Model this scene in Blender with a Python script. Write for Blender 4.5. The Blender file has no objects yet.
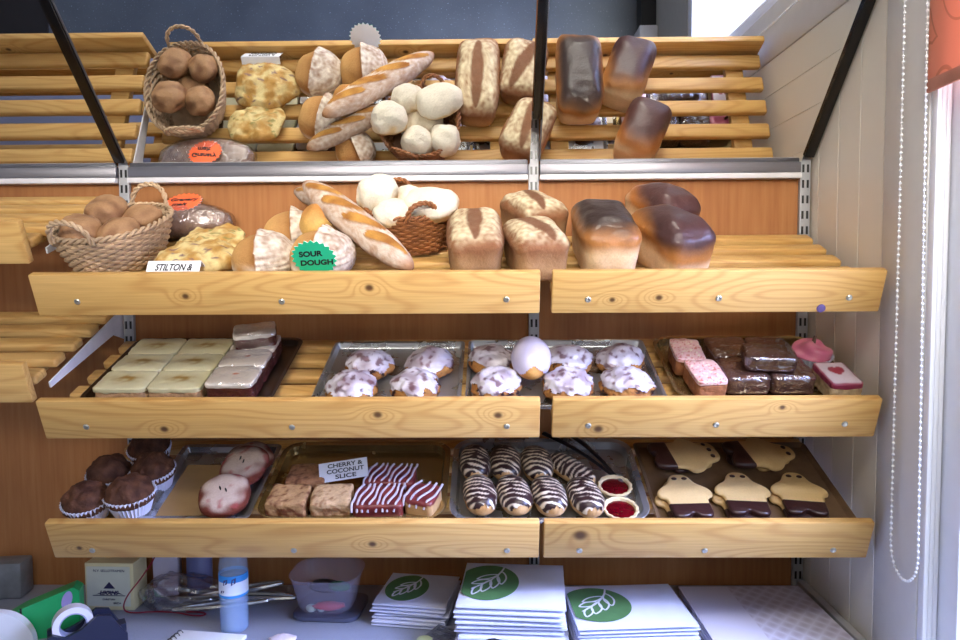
import bpy, bmesh, math, random
from mathutils import Vector, Matrix, noise

R = random.Random(7)
SC = bpy.context.scene
COL = SC.collection
PI = math.pi
EYE = 1.5                      # eye height above the floor

# ------------------------------------------------------------------ colour + materials
def lin(h):
    h = h.lstrip('#')
    out = []
    for i in (0, 2, 4):
        c = int(h[i:i+2], 16) / 255
        out.append(c/12.92 if c <= .04045 else ((c+.055)/1.055)**2.4)
    return tuple(out)
def mix(a, b, t):
    t = max(0, min(1, t))
    return tuple(a[i]*(1-t)+b[i]*t for i in range(3))
def sm(a, b, x):
    t = max(0, min(1, (x-a)/(b-a)))
    return t*t*(3-2*t)
def nz(x, y, z, s=1.0):
    return noise.noise(Vector((x*s, y*s, z*s)))

class NT:
    def __init__(self, name):
        self.m = bpy.data.materials.new(name); self.m.use_nodes = True
        self.t = self.m.node_tree; self.n = self.t.nodes; self.l = self.t.links
        self.b = self.n['Principled BSDF']; self.o = self.n['Material Output']
    def node(self, typ, **kw):
        nd = self.n.new(typ)
        for k, v in kw.items(): setattr(nd, k, v)
        return nd
    def set(self, sock, v):
        if hasattr(v, 'is_linked') or isinstance(v, bpy.types.NodeSocket): self.l.new(v, sock)
        else: sock.default_value = v
    def math(self, op, a, b=None, c=None):
        nd = self.node('ShaderNodeMath', operation=op)
        self.set(nd.inputs[0], a)
        if b is not None: self.set(nd.inputs[1], b)
        if c is not None: self.set(nd.inputs[2], c)
        return nd.outputs[0]
    def coord(self, scale=(1, 1, 1), out='Object', loc=(0, 0, 0)):
        tc = self.node('ShaderNodeTexCoord'); mp = self.node('ShaderNodeMapping')
        self.l.new(tc.outputs[out], mp.inputs[0]); mp.inputs['Scale'].default_value = scale
        mp.inputs['Location'].default_value = loc
        return mp.outputs[0]
    def noise(self, vec, scale=5, detail=2, rough=.5, dist=0):
        nd = self.node('ShaderNodeTexNoise'); self.l.new(vec, nd.inputs['Vector'])
        nd.inputs['Scale'].default_value = scale; nd.inputs['Detail'].default_value = detail
        nd.inputs['Roughness'].default_value = rough; nd.inputs['Distortion'].default_value = dist
        return nd.outputs['Fac']
    def ramp(self, fac, stops):
        nd = self.node('ShaderNodeValToRGB'); self.l.new(fac, nd.inputs[0])
        e = nd.color_ramp.elements
        while len(e) < len(stops): e.new(.5)
        for el, (p, c) in zip(e, stops):
            el.position = p; el.color = (*c, 1) if len(c) == 3 else c
        return nd.outputs[0]
    def mixc(self, fac, a, b, mode='MIX'):
        nd = self.node('ShaderNodeMix', data_type='RGBA', blend_type=mode)
        self.set(nd.inputs[0], fac)
        for s, v in ((nd.inputs[6], a), (nd.inputs[7], b)):
            if isinstance(v, tuple): s.default_value = (*v, 1) if len(v) == 3 else v
            else: self.l.new(v, s)
        return nd.outputs[2]
    def bump(self, h, strength=.3, dist=.002):
        nd = self.node('ShaderNodeBump'); self.l.new(h, nd.inputs['Height'])
        nd.inputs['Strength'].default_value = strength; nd.inputs['Distance'].default_value = dist
        self.l.new(nd.outputs[0], self.b.inputs['Normal'])
    def base(self, c):
        if isinstance(c, tuple): self.b.inputs['Base Color'].default_value = (*c, 1)
        else: self.l.new(c, self.b.inputs['Base Color'])
    def pr(self, **kw):
        for k, v in kw.items(): self.b.inputs[k.replace('_', ' ')].default_value = v
        return self

def plain(name, c, rough=.5, metal=0, var=.06, bump=0, bscale=200, **kw):
    t = NT(name); v = t.coord()
    f = t.noise(v, 30, 3)
    c = lin(c)
    t.base(t.ramp(f, [(.3, tuple(x*(1-var) for x in c)), (.7, tuple(min(1, x*(1+var)) for x in c))]))
    t.pr(Roughness=rough, Metallic=metal, **kw)
    if bump: t.bump(t.noise(v, bscale, 3), bump, .001)
    return t.m

def baked(name, rough=.65, bump=.35, bscale=140, var=.22, coat=0, spec=.4, fine=260):
    """colour comes from the vertex colours of the mesh, broken up by noise"""
    t = NT(name); v = t.coord()
    at = t.node('ShaderNodeAttribute', attribute_name='Col')
    n1 = t.noise(v, fine, 4, .6); n2 = t.noise(v, 45, 3)
    k = t.math('ADD', t.math('MULTIPLY', n1, .6), t.math('MULTIPLY', n2, .4))
    g = t.ramp(k, [(.3, (1-var,)*3), (.7, (1+var*.4,)*3)])
    t.base(t.mixc(1.0, at.outputs['Color'], g, 'MULTIPLY'))
    t.pr(Roughness=rough)
    t.b.inputs['Specular IOR Level'].default_value = spec
    t.b.inputs['Coat Weight'].default_value = coat
    t.b.inputs['Coat Roughness'].default_value = .22
    t.bump(t.math('ADD', t.noise(v, bscale, 4, .6), t.math('MULTIPLY', n2, .8)), bump, .004)
    return t.m

def pine(name, knots=(), tone=1.0, seed=0.0, axis='z'):
    """pale pine: long wavy growth lines along X, dark knots at the given (x, height) spots"""
    t = NT(name)
    v = t.coord((1, 1, 1), loc=(seed*3.1, 0, 0))
    sep = t.node('ShaderNodeSeparateXYZ'); t.l.new(t.coord(), sep.inputs[0])
    big = t.noise(t.coord((1.3, 7, 7), loc=(seed*3.1, seed*1.7, seed*2.3)), 1.6, 1, .4)
    field = big; dark = None
    for (kx, kz, kr) in knots:
        dx = t.math('SUBTRACT', sep.outputs[0], kx)
        dz = t.math('SUBTRACT', sep.outputs[2 if axis == 'z' else 1], kz)
        d2 = t.math('ADD', t.math('MULTIPLY', t.math('MULTIPLY', dx, dx), .30), t.math('MULTIPLY', dz, dz))
        e = t.math('POWER', 2.718, t.math('MULTIPLY', d2, -1/(kr*2.4)**2))
        field = t.math('ADD', field, t.math('MULTIPLY', e, .22))
        d2b = t.math('ADD', t.math('MULTIPLY', t.math('MULTIPLY', dx, dx), .7), t.math('MULTIPLY', dz, dz))
        k = t.math('POWER', 2.718, t.math('MULTIPLY', t.math('POWER', d2b, 2), -1/kr**4))
        dark = k if dark is None else t.math('MAXIMUM', dark, k)
    ring = t.math('MULTIPLY_ADD', t.math('SINE', t.math('MULTIPLY', field, 95)), .5, .5)
    ring = t.math('POWER', ring, 3)
    fine = t.noise(t.coord((3, 150, 150)), 2.2, 3, .6)
    c0 = tuple(x*tone for x in lin('#d6ad6c')); c1 = tuple(x*tone for x in lin('#b27d40'))
    c = t.mixc(t.math('MULTIPLY', ring, .42), c0, c1)
    c = t.mixc(1.0, c, t.ramp(fine, [(.3, (.86, .84, .80)), (.7, (1.04, 1.04, 1.04))]), 'MULTIPLY')
    tint = t.noise(t.coord((.8, 3, 3), loc=(seed, 0, 0)), 2, 1)
    c = t.mixc(1.0, c, t.ramp(tint, [(.3, (.93, .88, .78)), (.7, (1.03, 1.03, 1.03))]), 'MULTIPLY')
    if dark is not None: c = t.mixc(t.math('MULTIPLY', dark, .9), c, lin('#3c1a0e'))
    t.base(c); t.pr(Roughness=.42)
    t.b.inputs['Specular IOR Level'].default_value = .35
    t.bump(fine, .08, .001)
    return t.m

def metal(name, c, rough=.25, brush=None):
    t = NT(name); v = t.coord(brush or (2, 2, 2))
    f = t.noise(v, 6, 3)
    c = lin(c)
    t.base(t.ramp(f, [(.3, tuple(x*.92 for x in c)), (.7, c)]))
    t.pr(Metallic=.8)
    t.l.new(t.math('MULTIPLY_ADD', f, .2, rough-.1), t.b.inputs['Roughness'])
    return t.m

def film(name, tint=(1, 1, 1), gloss=.16, rough=.12, bscale=55, wr=.7):
    """thin crinkled clear plastic"""
    t = NT(name)
    t.n.remove(t.b)
    tr = t.node('ShaderNodeBsdfTransparent'); tr.inputs[0].default_value = (*tint, 1)
    gl = t.node('ShaderNodeBsdfGlossy'); gl.inputs['Roughness'].default_value = rough
    bp = t.node('ShaderNodeBump'); bp.inputs['Strength'].default_value = wr; bp.inputs['Distance'].default_value = .006
    v = t.coord()
    t.l.new(t.noise(v, bscale, 3, .5, .6), bp.inputs['Height']); t.l.new(bp.outputs[0], gl.inputs['Normal'])
    lw = t.node('ShaderNodeLayerWeight'); lw.inputs[0].default_value = .35
    t.l.new(bp.outputs[0], lw.inputs['Normal'])
    fac = t.math('MINIMUM', t.math('MULTIPLY_ADD', lw.outputs['Facing'], .45, gloss), 1)
    mx = t.node('ShaderNodeMixShader')
    t.l.new(fac, mx.inputs[0]); t.l.new(tr.outputs[0], mx.inputs[1]); t.l.new(gl.outputs[0], mx.inputs[2])
    t.l.new(mx.outputs[0], t.o.inputs['Surface'])
    return t.m

def frosted(name, c, alpha):
    """translucent plastic"""
    t = NT(name); t.base(lin(c)); t.pr(Roughness=.3, Alpha=alpha)
    f = t.noise(t.coord(), 20, 2)
    t.l.new(t.math('MULTIPLY_ADD', f, .1, alpha-.05), t.b.inputs['Alpha'])
    return t.m

# ------------------------------------------------------------------ mesh building
class MB:
    def __init__(s): s.v = []; s.f = []; s.c = []; s.mi = []
    def add(s, verts, faces, col=None, mi=0):
        o = len(s.v); s.v += [tuple(p) for p in verts]; s.f += [tuple(i+o for i in f) for f in faces]
        s.mi += [mi]*len(faces)
        if col is None: col = (1, 1, 1)
        if callable(col): s.c += [col(Vector(p)) for p in verts]
        elif isinstance(col, list): s.c += col
        else: s.c += [col]*len(verts)
        return s
    def xf(s, M, start=0):
        s.v = s.v[:start] + [tuple(M @ Vector(p)) for p in s.v[start:]]
        return s
    def box(s, x0, x1, y0, y1, z0, z1, bev=0, col=None, mi=0, seg=2):
        bm = bmesh.new(); bmesh.ops.create_cube(bm, size=1)
        for v in bm.verts:
            v.co = Vector(((x0+x1)/2+v.co.x*(x1-x0), (y0+y1)/2+v.co.y*(y1-y0), (z0+z1)/2+v.co.z*(z1-z0)))
        if bev: bmesh.ops.bevel(bm, geom=bm.edges[:], offset=bev, segments=seg, affect='EDGES', profile=.5)
        bm.verts.index_update()
        s.add([v.co.copy() for v in bm.verts], [[v.index for v in f.verts] for f in bm.faces], col, mi); bm.free()
        return s
    def tube(s, pts, r, n=8, closed=False, col=None, mi=0, flat=None):
        pts = [Vector(p) for p in pts]; N = len(pts); rr = r if isinstance(r, (list, tuple)) else [r]*N
        V = []; up = Vector((0, 0, 1)); prev = None
        for i, p in enumerate(pts):
            a = pts[(i-1) % N] if (closed or i) else p; b = pts[(i+1) % N] if (closed or i < N-1) else p
            d = (b-a).normalized()
            if prev is None:
                u = up if abs(d.z) < .9 else Vector((1, 0, 0))
                u = (u-d*u.dot(d)).normalized()
            else: u = (prev-d*prev.dot(d)).normalized()
            prev = u; w = d.cross(u)
            for k in range(n):
                t = 2*PI*k/n
                V.append(p+u*math.cos(t)*rr[i]*(flat or 1)+w*math.sin(t)*rr[i])
        F = []
        for i in range(N if closed else N-1):
            j = (i+1) % N
            for k in range(n): F.append((i*n+k, i*n+(k+1) % n, j*n+(k+1) % n, j*n+k))
        if not closed: F += [tuple(range(n))[::-1], tuple((N-1)*n+k for k in range(n))]
        return s.add(V, F, col, mi)
    def lathe(s, prof, n=32, col=None, mi=0, fl=None, sx=1, sy=1, c=(0, 0, 0)):
        V = []; F = []; m = len(prof)
        for (r, z) in prof:
            for k in range(n):
                t = 2*PI*k/n; q = fl(k, r, z) if fl else 1
                V.append((c[0]+r*q*math.cos(t)*sx, c[1]+r*q*math.sin(t)*sy, c[2]+z))
        for i in range(m-1):
            for k in range(n): F.append((i*n+k, i*n+(k+1) % n, (i+1)*n+(k+1) % n, (i+1)*n+k))
        if prof[0][0] > 1e-6: F.append(tuple(range(n))[::-1])
        if prof[-1][0] > 1e-6: F.append(tuple((m-1)*n+k for k in range(n)))
        return s.add(V, F, col, mi)
    def prism(s, poly, z0, z1, col=None, mi=0):
        n = len(poly)
        V = [(x, y, z0) for x, y in poly]+[(x, y, z1) for x, y in poly]
        F = [tuple(range(n))[::-1], tuple(range(n, 2*n))]+[(i, (i+1) % n, n+(i+1) % n, n+i) for i in range(n)]
        return s.add(V, F, col, mi)
    def loops(s, loops, cap0=True, cap1=True, col=None, mi=0):
        n = len(loops[0]); V = [p for l in loops for p in l]; F = []
        for i in range(len(loops)-1):
            for k in range(n): F.append((i*n+k, i*n+(k+1) % n, (i+1)*n+(k+1) % n, (i+1)*n+k))
        if cap0: F.append(tuple(range(n))[::-1])
        if cap1: F.append(tuple((len(loops)-1)*n+k for k in range(n)))
        return s.add(V, F, col, mi)

_QS = {}
def qsphere(n):
    if n in _QS: return _QS[n]
    bm = bmesh.new(); bmesh.ops.create_cube(bm, size=2)
    bmesh.ops.subdivide_edges(bm, edges=bm.edges[:], cuts=n-1, use_grid_fill=True)
    V = []
    for v in bm.verts:
        q = Vector([math.tan(c*PI/4) for c in v.co]); V.append(q.normalized())
    bm.verts.index_update()
    F = [tuple(v.index for v in f.verts) for f in bm.faces]
    bm.free(); _QS[n] = (V, F)
    return _QS[n]

def blob(n, fm, fc=None, keep=None):
    """unit sphere mapped through fm(d); fc(d, p) colours; keep(d, p) drops faces"""
    V, F = qsphere(n)
    P = [fm(d) for d in V]
    C = [fc(d, p) for d, p in zip(V, P)] if fc else [(1, 1, 1)]*len(P)
    if keep:
        k = [keep(d, p) for d, p in zip(V, P)]
        F = [f for f in F if sum(k[i] for i in f) >= 3]
        used = sorted({i for f in F for i in f}); ix = {i: j for j, i in enumerate(used)}
        P = [P[i] for i in used]; C = [C[i] for i in used]; F = [tuple(ix[i] for i in f) for f in F]
    return MB().add(P, F, C)

def obj(name, mb, mats, parent=None, label=None, cat=None, group=None, kind=None, ang=42, M=None):
    me = bpy.data.meshes.new(name)
    me.from_pydata([tuple(v) for v in mb.v], [], mb.f)
    if not isinstance(mats, (list, tuple)): mats = [mats]
    for m in mats: me.materials.append(m)
    if len(mats) > 1: me.polygons.foreach_set('material_index', mb.mi)
    at = me.color_attributes.new('Col', 'FLOAT_COLOR', 'POINT')
    at.data.foreach_set('color', [x for c in mb.c for x in (*c[:3], 1)])
    me.polygons.foreach_set('use_smooth', [True]*len(me.polygons))
    me.set_sharp_from_angle(angle=math.radians(ang))
    bm = bmesh.new(); bm.from_mesh(me); bmesh.ops.recalc_face_normals(bm, faces=bm.faces[:]); bm.to_mesh(me); bm.free()
    me.update()
    o = bpy.data.objects.new(name, me); COL.objects.link(o)
    if parent: o.parent = parent
    if M is not None: o.matrix_basis = M
    tag(o, label, cat, group, kind)
    return o
def tag(o, label=None, cat=None, group=None, kind=None):
    for k, v in (('label', label), ('category', cat), ('group', group), ('kind', kind)):
        if v: o[k] = v
    return o
def thing(name, label, cat, group=None, M=None):
    o = bpy.data.objects.new(name, None); COL.objects.link(o); o.empty_display_size = .02
    if M is not None: o.matrix_basis = M
    return tag(o, label, cat, group)
def dup(root, label=None, M=None, group=None):
    def cp(o, par):
        c = o.copy(); COL.objects.link(c)
        if par: c.parent = par
        for ch in list(o.children): cp(ch, c)
        return c
    r = cp(root, None)
    if label: r['label'] = label
    if group: r['group'] = group
    if M is not None: r.matrix_basis = M
    return r
def text(name, s, size, m, parent, M, shear=0, bold=0, width=None, extr=.0003):
    cu = bpy.data.curves.new(name, 'FONT'); cu.body = s; cu.size = size; cu.align_x = 'CENTER'; cu.align_y = 'CENTER'
    cu.shear = shear; cu.offset = bold; cu.extrude = extr
    tmp = bpy.data.objects.new(name, cu); COL.objects.link(tmp)
    bpy.context.view_layer.update()
    me = bpy.data.meshes.new_from_object(tmp.evaluated_get(bpy.context.evaluated_depsgraph_get()))
    COL.objects.unlink(tmp); bpy.data.objects.remove(tmp)
    if width:
        xs = [v.co.x for v in me.vertices]; k = width/(max(xs)-min(xs))
        for v in me.vertices: v.co.x *= k
    me.materials.clear(); me.materials.append(m)
    o = bpy.data.objects.new(name, me); COL.objects.link(o); o.parent = parent; o.matrix_basis = M
    return o
T_ = Matrix.Translation
def Rx(a): return Matrix.Rotation(a, 4, 'X')
def Ry(a): return Matrix.Rotation(a, 4, 'Y')
def Rz(a): return Matrix.Rotation(a, 4, 'Z')
D = math.radians

# ------------------------------------------------------------------ shelf frames
TILT = .3659; LIP = .042
CT, ST = math.cos(TILT), math.sin(TILT)
SHELF = {1: (-.397, .0143), 2: (-.391, -.2328), 3: (-.380, -.4792), 'A': (-.390, .117), 'B': (-.390, -.160)}
def frame(k):
    """shelf frame: X along the shelf, Y up the slope, Z off the slats; origin at the outside of the front board"""
    y, z = SHELF[k]
    return T_((0, y+LIP*ST, EYE+z-LIP*CT)) @ Rx(TILT)
def on(k, X, v, w=0, rz=0, rx=0, ry=0):
    return frame(k) @ T_((X, v, w+.0015)) @ Rz(D(rz)) @ Rx(D(rx)) @ Ry(D(ry))
CZ = EYE-.765
def ct(X, Y, w=0, rz=0, rx=0, ry=0): return T_((X, Y, CZ+w)) @ Rz(D(rz)) @ Rx(D(rx)) @ Ry(D(ry))

# ------------------------------------------------------------------ shared materials
M_white = plain('white_paint', '#e6e6ea', .4)
M_black = plain('black_plastic', '#0c0b0b', .35)
M_paper = plain('white_paper', '#eef0f8', .7, var=.03)
M_ink = plain('black_ink', '#15151a', .6)
M_steel = metal('stainless_steel', '#c9cbd0', .22)
M_wick_l = plain('pale_wicker', '#b99c7c', .6, var=.3, bump=.4, bscale=90)
M_wick_b = plain('brown_wicker', '#8a5630', .55, var=.3, bump=.4, bscale=90)
M_wick_r = plain('straw_wicker', '#c9a468', .55, var=.25)
M_bread = baked('bread_crust')
M_gloss = baked('shiny_crust', .5, .3, 120, .2, coat=.16)
M_flour = baked('floured_crust', .85, .5, 170, .16, spec=.2)
M_cake = baked('cake_crumb', .8, .7, 120, .35, spec=.25)
M_icing = baked('sugar_icing', .28, .15, 60, .05, coat=.3, spec=.5)
M_choc = baked('chocolate', .33, .2, 70, .12, coat=.2)
M_bisc = baked('shortbread', .8, .25, 220, .1, spec=.25)
M_film = film('cling_film')
M_case = plain('white_paper_case', '#d9dcf2', .75, var=.03)
M_jam = plain('red_jam', '#5a0410', .08, var=.3, Coat_Weight=.6)
M_tray_s = metal('silver_tray_metal', '#b4b6ba', .28)
M_tray_g = metal('golden_tray_metal', '#a88f60', .25)
M_tray_d = metal('dark_baking_tin', '#5d4a3a', .35)

# ================================================================== THE SETTING
# back wall: orange cherry laminate
t = NT('cherry_laminate')
n1 = t.noise(t.coord((30, 30, 1.6)), 3, 4, .6); n2 = t.noise(t.coord((5, 5, .5)), 2, 2, .5, 1.0)
k = t.math('ADD', t.math('MULTIPLY', n1, .55), t.math('MULTIPLY', n2, .45))
t.base(t.ramp(k, [(.3, lin('#945f38')), (.5, lin('#a46e42')), (.72, lin('#b07c4e'))]))
t.pr(Roughness=.6); t.b.inputs['Specular IOR Level'].default_value = .2; M_wall = t.m
obj('wall_back', MB().box(-2.4, 1.70, 0, .03, 0, 2.7), M_wall, kind='structure')

# right wall: cream tongue-and-groove cladding, with the window opening
t = NT('cream_cladding')
f = t.noise(t.coord(), 3, 2)
t.base(t.ramp(f, [(.3, lin('#e4decf')), (.7, lin('#eae4d6'))])); t.pr(Roughness=.38); M_clad = t.m
M_clad2 = plain('smooth_cream_board', '#dad7d0', .4, var=.02)
mb = MB()
ys = [.03, -.045, -.142, -.236, -.330]
for a, b in zip(ys, ys[1:]):
    mb.box(1.67, 1.69, b+.001, a-.001, 0, 2.7, .0012, seg=1)
obj('wall_right', mb, M_clad, kind='structure', ang=5)
obj('wall_right_backing', MB().box(1.6716, 1.70, -.330, .03, 0, 2.7), M_clad, kind='structure')
obj('trim_1', MB().box(1.668, 1.70, -.478, -.3315, EYE-.86, 2.7, .004), M_clad2, kind='structure')
mb = MB()
mb.box(1.67, 1.70, -3.2, -.3315, .1, EYE-.86)
mb.box(1.67, 1.70, -3.2, -1.75, EYE-.86, 2.7)
mb.box(1.67, 1.70, -1.75, -.478, EYE+.95, 2.7)
obj('wall_right_lower', mb, plain('beige_wall_paint', '#b3aea4', .6, var=.03), kind='structure')
obj('baseboard_right', MB().box(1.60, 1.67, -3.2, -.0, 0, .1), plain('black_skirting', '#17171a', .4), kind='structure')
# window: white ribbed jamb, frame, glass
mb = MB()
for i in range(5):
    mb.box(1.671+i*.0095, 1.6795+i*.0095, -.497+.0016*i, -.479, EYE-.855, EYE+.95, .002)
mb.box(1.70, 1.75, -.545, -.479, EYE-.855, EYE+.95, .004)
mb.box(1.70, 1.75, -1.75, -1.69, EYE-.855, EYE+.95, .004)
mb.box(1.671, 1.75, -1.69, -.545, EYE-.858, EYE-.80, .004)
mb.box(1.70, 1.75, -1.69, -.545, EYE+.89, EYE+.95, .004)
wf = obj('window_1', mb, plain('white_upvc', '#f2f3f7', .3, var=.01), kind='structure')
gl = NT('window_glass'); gl.n.remove(gl.b)
a = gl.node('ShaderNodeBsdfTransparent'); b = gl.node('ShaderNodeBsdfGlossy'); b.inputs['Roughness'].default_value = .02
m_ = gl.node('ShaderNodeMixShader'); fr = gl.node('ShaderNodeValue'); fr.outputs[0].default_value = .06
gl.l.new(fr.outputs[0], m_.inputs[0]); gl.l.new(a.outputs[0], m_.inputs[1]); gl.l.new(b.outputs[0], m_.inputs[2]); gl.l.new(m_.outputs[0], gl.o.inputs[0])
obj('window_pane', MB().add([(1.724, -1.69, EYE-.80), (1.724, -.545, EYE-.80), (1.724, -.545, EYE+.89), (1.724, -1.69, EYE+.89)], [(0, 1, 2, 3)]), gl.m, parent=wf)

# floor: dark blue-grey speckled vinyl
t = NT('speckled_vinyl')
v = t.coord()
sp = t.noise(v, 130, 2, .5); cl = t.noise(v, 4, 3)
c = t.ramp(cl, [(.3, lin('#454a52')), (.7, lin('#535961'))])
t.base(t.mixc(t.ramp(sp, [(.66, (0, 0, 0)), (.73, (.6, .6, .6))]), c, lin('#9aa3b4'))); t.pr(Roughness=.35)
obj('floor', MB().box(-2.4, 1.67, -3.2, 0, -.03, 0), t.m, kind='structure')
obj('ceiling', MB().box(-2.43, 1.70, -3.2, .03, 2.7, 2.73), plain('ceiling_white', '#dddad2', .7, var=.02), kind='structure')
obj('wall_left', MB().box(-2.43, -2.4, -3.2, .03, 0, 2.7), M_clad2, kind='structure')

# pipe cover at the foot of the wall and a dark mat, both seen in the mirror
obj('pipe_cover', MB().box(1.585, 1.669, -.90, -.82, .0, .14, .006), M_white, label='small white pipe cover at the foot of the right wall, seen in the mirror', cat='pipe cover')
obj('door_mat', MB().box(-2.1, -1.24, -1.75, -.93, 0, .012, .004), plain('dark_mat', '#1d1612', .9, bump=.6), label='dark brown mat on the speckled floor, seen at the top left of the mirror', cat='mat')

M_upr = plain('upright_grey', '#a2a2a6', .4)
# uprights: white twin-slot strips
def upright(X, z0, z1, label):
    mb = MB().box(X-.0125, X+.0125, -.012, -.0005, z0, z1, .0012)
    z = z0+.02
    while z < z1-.02:
        for dx in (-.0056, .0056): mb.box(X+dx-.0026, X+dx+.0026, -.0126, -.011, z, z+.019, mi=1)
        z += .037
    obj('slotted_upright', mb, [M_upr, M_black], label=label, cat='shelf upright', group='slotted shelf uprights')
upright(0, CZ, EYE+.30, 'white twin-slot shelf upright at the left end of the long shelves')
upright(1, CZ, EYE+.405, 'white twin-slot shelf upright between the long and the short shelves')
upright(1.6535, CZ, EYE+.30, 'white twin-slot shelf upright beside the cream right wall')

# mirror: three panels leaning forward over the top shelf
t = NT('mirror_glass'); t.base((.86, .88, .88)); t.pr(Metallic=1.0, Roughness=.008)
f = t.noise(t.coord(), 2, 1); t.l.new(t.math('MULTIPLY', f, .012), t.b.inputs['Roughness']); M_mir = t.m
Y0, Z0 = -.0018, EYE+.27
MF = T_((0, Y0, Z0)) @ Rx(PI/4)       # local Z runs up the mirror, local -Y faces the room
M_alu = metal('brushed_aluminium', '#85838a', .40, (1, 60, 60))
def mirror(x0, x1, label):
    r = thing('tilted_mirror', label, 'mirror', 'tilted mirror panels above the bread', M=MF)
    obj('glass', MB().box(x0, x1, 0, .005, .013, .66), M_mir, r)
    obj('edge_strip', MB().box(x0-.0035, x0, -.001, .006, .022, .66), M_alu, r)
mirror(-1.3, -.0165, 'tilted mirror panel left of the black strip, showing an empty slatted shelf')
mirror(.0140, .9900, 'wide tilted mirror panel reflecting baskets, flat breads and baguettes')
mirror(1.0155, 1.643, 'tilted mirror panel beside the right wall, reflecting dark-topped tin loaves')
M_str = plain('dark_strip', '#0b0807', .25, var=.2)
for X, hw, lab in ((-.002, .0115, 'black strip between mirrors above the basket of brown rolls'),
                   (1.003, .0105, 'black strip between mirrors above the middle upright'),
                   (1.655, .0115, 'black edge strip of the mirror against the cream right wall')):
    s0 = .14 if .5 < X < 1.2 else .03
    obj('mirror_strip', MB().box(X-hw, X+hw, -.007, .006, s0, .67, .001), M_str, label=lab, cat='mirror strip', group='black mirror strips', M=MF)
def rail(x0, x1, label):
    r = thing('mirror_rail', label, 'rail', 'silver rails under the mirrors')
    obj('channel', MB().box(x0, x1, -.022, -.0005, EYE+.253, EYE+.279, .003), M_alu, r)
    obj('lower_lip', MB().box(x0, x1, -.027, -.0005, EYE+.239, EYE+.2525, .003), plain('white_lip', '#d8d6da', .3), r)
rail(-1.3, -.014, 'silver rail under the far left mirror panel')
rail(.014, .986, 'silver rail under the wide middle mirror panel')
rail(1.014, 1.640, 'silver rail under the right mirror panel')

# ================================================================== SHELVES
M_zinc = metal('zinc_screw', '#b9b6a8', .3)
def shelf(k, x0, x1, h, label, knots, screws, seed, br=(True, True), group='slatted pine display shelves'):
    r = thing('slatted_shelf', label, 'shelf', group, M=frame(k))
    fb = obj('front_board', MB().box(x0, x1, 0, .018, LIP-h, LIP, .003), pine('pine_board_%s_%d' % (k, seed), knots, 1.0, seed), r)
    for sx, sz in screws:
        s = MB().lathe([(0, 0), (.0062, 0), (.0060, .0014), (.0042, .0026), (.0016, .0022), (0, .0018)], 16)
        obj('screw', s, M_zinc, fb, M=T_((sx, 0, sz)) @ Rx(PI/2))
    ms = pine('pine_slat_%s_%d' % (k, seed), (), .95, seed+.5, 'y')
    for i in range(5):
        v0 = .027+i*.0735
        obj('slat', MB().box(x0+.001, x1-.001, v0, v0+.042, -.020, 0, .006, seg=3), ms, r)
    for xx in (x0+.045, x1-.095):
        obj('bearer', MB().box(xx, xx+.05, .020, .37, -.042, -.0202, .003), ms, r)
    for side, on_ in zip((0, 1), br):
        if not on_: continue
        xx = x0-.004 if side == 0 else x1+.001
        P = [(.405, -.075), (.413, -.018), (.385, -.008), (.06, -.030), (.06, -.043), (.33, -.050), (.372, -.080)]
        V = [(xx, a, b) for a, b in P]+[(xx+.003, a, b) for a, b in P]; n = len(P)
        F = [tuple(range(n)), tuple(range(n, 2*n))[::-1]]+[(i, (i+1) % n, n+(i+1) % n, n+i) for i in range(n)]
        obj('bracket', MB().add(V, F), M_white, r)
    return r
def px2(k, x, dz=0): return x
shelf(1, .001, .990, .0865, 'long pine shelf, the top one, holding baskets, sourdough and baguettes',
      [(.30, -.004, .006), (.66, .012, .007)], [(.085, -.014), (.487, -.016), (.925, -.014)], 1, br=(False, False))
shelf(1, 1.013, 1.648, .0865, 'short pine shelf at the top right, holding dark-topped tin loaves',
      [(1.13, -.016, .005), (1.22, -.012, .006)], [(1.083, -.015), (1.335, -.014), (1.585, -.014)], 2, br=(False, False))
shelf(2, .002, .990, .0865, 'long pine shelf, the middle one, with trays of iced slices and buns',
      [(.245, -.022, .007), (.672, .010, .0075), (.908, .008, .007)], [(.09, -.016), (.50, -.018), (.925, -.017)], 3, br=(False, False))
shelf(2, 1.014, 1.648, .0865, 'short pine shelf in the middle right, with chocolate slabs and a cupcake',
      [(1.105, -.024, .008), (1.458, .024, .005)], [(1.085, -.016), (1.335, -.015), (1.585, -.014)], 4, br=(False, False))
shelf(3, .003, .989, .088, 'long pine shelf, the bottom one, with muffins, slices and eclairs',
      [(.655, -.010, .007), (.06, -.020, .005)], [(.085, -.026), (.495, -.026), (.925, -.026)], 5, br=(False, False))
shelf(3, .998, 1.645, .088, 'short pine shelf at the bottom right, with ghost-shaped biscuits',
      [(1.070, .012, .012)], [(1.07, -.026), (1.32, -.026), (1.575, -.025)], 6, br=(False, False))
shelf('A', -1.25, -.018, .0865, 'empty pine shelf at the far left, the upper one', [(-.4, 0, .006)], [(-.7, -.015)], 7)
shelf('B', -1.25, -.022, .0865, 'empty pine shelf at the far left, the lower one', [(-.5, 0, .006)], [(-.115, -.012)], 8)
s = MB().lathe([(0, 0), (.0085, 0), (.0085, .0015), (.006, .0025), (0, .0025)], 20)
obj('felt_dot', s, plain('purple_felt', '#5a4a78', .8), M=frame(1) @ T_((1.535, 0, -.036)) @ Rx(PI/2),
    label='small purple dot stuck near the lower edge of the top right shelf board', cat='sticker')
# ================================================================== SHAPES OF THE BREADS
def rnd_off(): return (R.uniform(-50, 50), R.uniform(-50, 50), R.uniform(-50, 50))

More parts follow.
